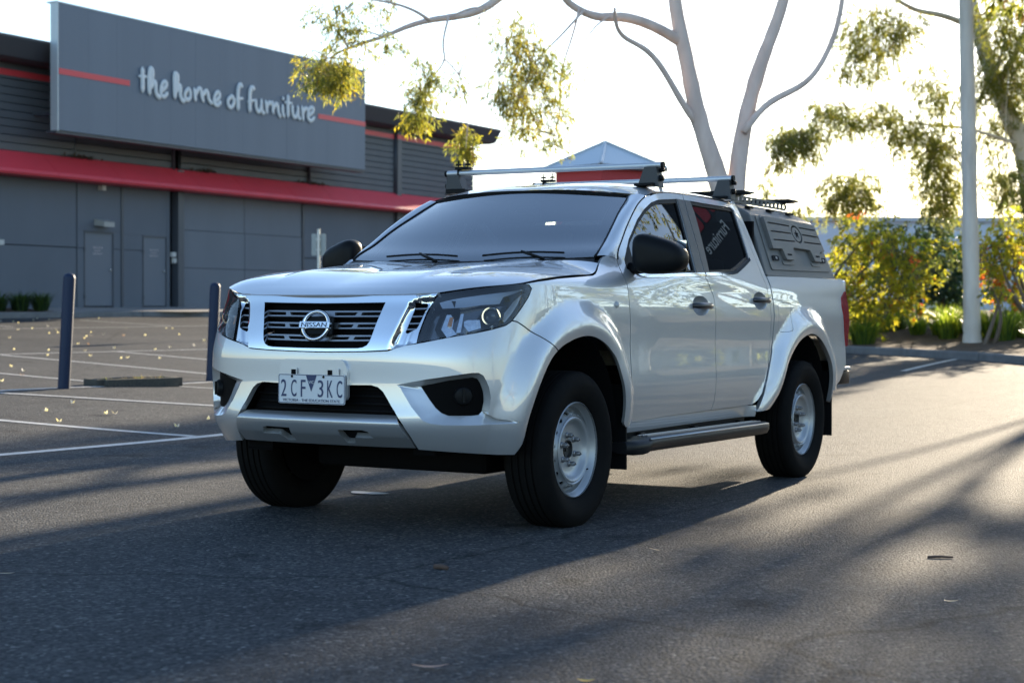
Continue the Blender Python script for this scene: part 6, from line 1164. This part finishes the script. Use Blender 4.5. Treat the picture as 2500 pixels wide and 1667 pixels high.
# far buildings
def hip(name, label, c, w, d, ze, za, zb, mw, mr, yawd, over=.4):
    root = empty(name, (c[0], c[1], 0)); root.rotation_euler = (0, 0, yawd); tag(root, label, 'building')
    MB().box((-w/2, -d/2, 0), (w/2, d/2, ze)).build('wall', mw, root)
    V = [(-w/2-over, -d/2-over, ze), (w/2+over, -d/2-over, ze), (w/2+over, d/2+over, ze), (-w/2-over, d/2+over, ze), (0, 0, za)]
    obj('roof', V, [(0, 1, 4), (1, 2, 4), (2, 3, 4), (3, 0, 4), (3, 2, 1, 0)], mr, root)
    MB().box((-w/2-over-.02, -d/2-over-.02, ze-.16), (w/2+over+.02, d/2+over+.02, ze-.005)).build('gutter', mat('gutter_dark', (.10, .11, .12), .5), root)
    for k in range(4):
        a, b = V[k], V[4]; MB().tube([(a[0], a[1], a[2]+.02), (b[0], b[1], b[2]+.03)], .07, 6).build('ridge_cap', mat('roof_metal_edge', (.52, .58, .62), .45, .4), root)
    return root
hip('red_tower', 'red square tower with pale pyramid roof seen over the cab roof', (-28.2, 58.9), 3.05, 3.05, 6.93, 8.06, 0, mat('tower_red', (.52, .035, .045), .6, noise=(.5, .4, (.45, .05, .06))), mat('roof_metal', (.62, .68, .72), .5, .2, bump=(3, .3, .02)), -.39, .38)
sh_ = empty('far_warehouse', (-20, 78, 0)); tag(sh_, 'long low pale blue warehouse beyond the shrubs at right', 'building'); sh_.rotation_euler = (0, 0, .51)
BLW = mat('warehouse_wall', (.66, .74, .82), .7, noise=(.4, .4, (.60, .68, .76))); MB().box((-6, 0, 0), (14, 12, 5.35)).build('wall', BLW, sh_)
MB().box((-6.2, -.25, 5.30), (14.2, 12, 5.52)).build('roof_edge', mat('warehouse_roof', (.55, .60, .65), .5), sh_)
MB().box((14, 1.5, 0), (60, 14, 5.1)).build('wing_wall', mat('warehouse_white', (.80, .78, .77), .7), sh_)
MB().box((13.8, 1.2, 5.05), (60, 14, 5.45)).build('roof_edge', mat('warehouse_roof_green', (.20, .23, .21), .5), sh_)
for x0, x1, z0, z1 in [(-2.1, -1.0, 2.3, 4.2), (2.5, 3.6, 2.3, 4.2)]:
    w_ = MB().box((x0, -.05, z0), (x1, .1, z1)).build('window', mat('window_red', (.16, .05, .055), .4), sh_); MB().box((x0-.08, -.07, z0-.10), (x1+.08, .02, z0-.005)).build('sill', BLW, w_)
for k, x in enumerate(np.linspace(15, 40, 9)): MB().box((x, .6, 0), (x+.7, 1.3, 3.0)).build('shop_pier', mat('shop_red', (.36, .02, .03), .6) if k % 2 == 0 else mat('shop_white', (.70, .68, .66), .6), sh_)
MB().box((14, .3, 3.0), (42, 1.5, 3.5)).build('shop_awning', mat('shop_red', (.36, .02, .03), .6), sh_)
cart = MB().box((-.8, -.5, .3), (.8, .5, 1.0), .15).box((-.5, -.45, 1.0), (.45, .45, 1.4), .12).build('far_car', mat('far_car_red', (.45, .03, .04), .3, coat=1), None, True, 40); cart.location = (-5.0, 46, .3); cart.scale = (2.2, 1.7, 1.05); tag(cart, 'red car half hidden behind the grass tufts at right', 'car')
# roadside pylon sign to the right of the view; its face shows mirrored in the rear door window
py = empty('pylon_sign', (4.9, 20.5, float(gz(4.9, 20.5)))); tag(py, 'dark pylon sign with white lettering mirrored in the rear door window', 'sign')
MB().box((-1.5, -.2, 0), (1.5, .2, 10.2), .05).build('sign_box', mat('pylon_navy', (.020, .024, .036), .6), py)
MB().box((-1.56, -.24, 0), (-1.505, .24, 10.25), .01).box((1.505, -.24, 0), (1.56, .24, 10.25), .01).build('edge_trim', mat('pylon_trim', (.5, .48, .45), .5), py)
text('sign_lettering', 'Furniture', mat('pylon_letter', (.8, .8, .8), .5), frame_m((0, -.205, 6.9), (1, 0, 0), (0, 0, 1)), 1.7, .38, py, .02)
for i, x in enumerate((-1.0, -.33, .34, 1.0)): MB().prism(rounded([(-.26, -.36), (.26, -.36), (.26, .36), (-.26, .36)], .14, 4), .03, frame_m((x, -.205, 7.75), (1, 0, 0), (0, 0, 1))).build('red_block', mat('pylon_red', (.40, .03, .045), .5), py)
# unseen low block far right, added to hide horizon glow from door reflections
sr = empty('horizon_block', (26, 52, 0)); tag(sr, 'unseen low brick block added to mirror dark along the pickup doors', 'building')
BRK = mat('dark_brick', (.16, .10, .08), .85, noise=(3, .6, (.11, .075, .06)))
for k in range(6):
    x0 = -28+k*9.5; w_ = MB().box((x0, 0, 0), (x0+9.4, 8, 4.2)).build('block_wall', BRK, sr)
    MB().box((x0+1, -.06, .2), (x0+4.4, .05, 2.6)).build('block_window', GLOSSB, w_); MB().box((x0+5.2, -.06, .1), (x0+6.4, .05, 2.5)).build('block_door', mat('block_door', (.08, .09, .10), .5), w_)
MB().box((-28.3, -.5, 4.2), (29.3, 8.2, 4.6)).build('roof_edge', mat('block_roof', (.14, .14, .15), .6), sr)
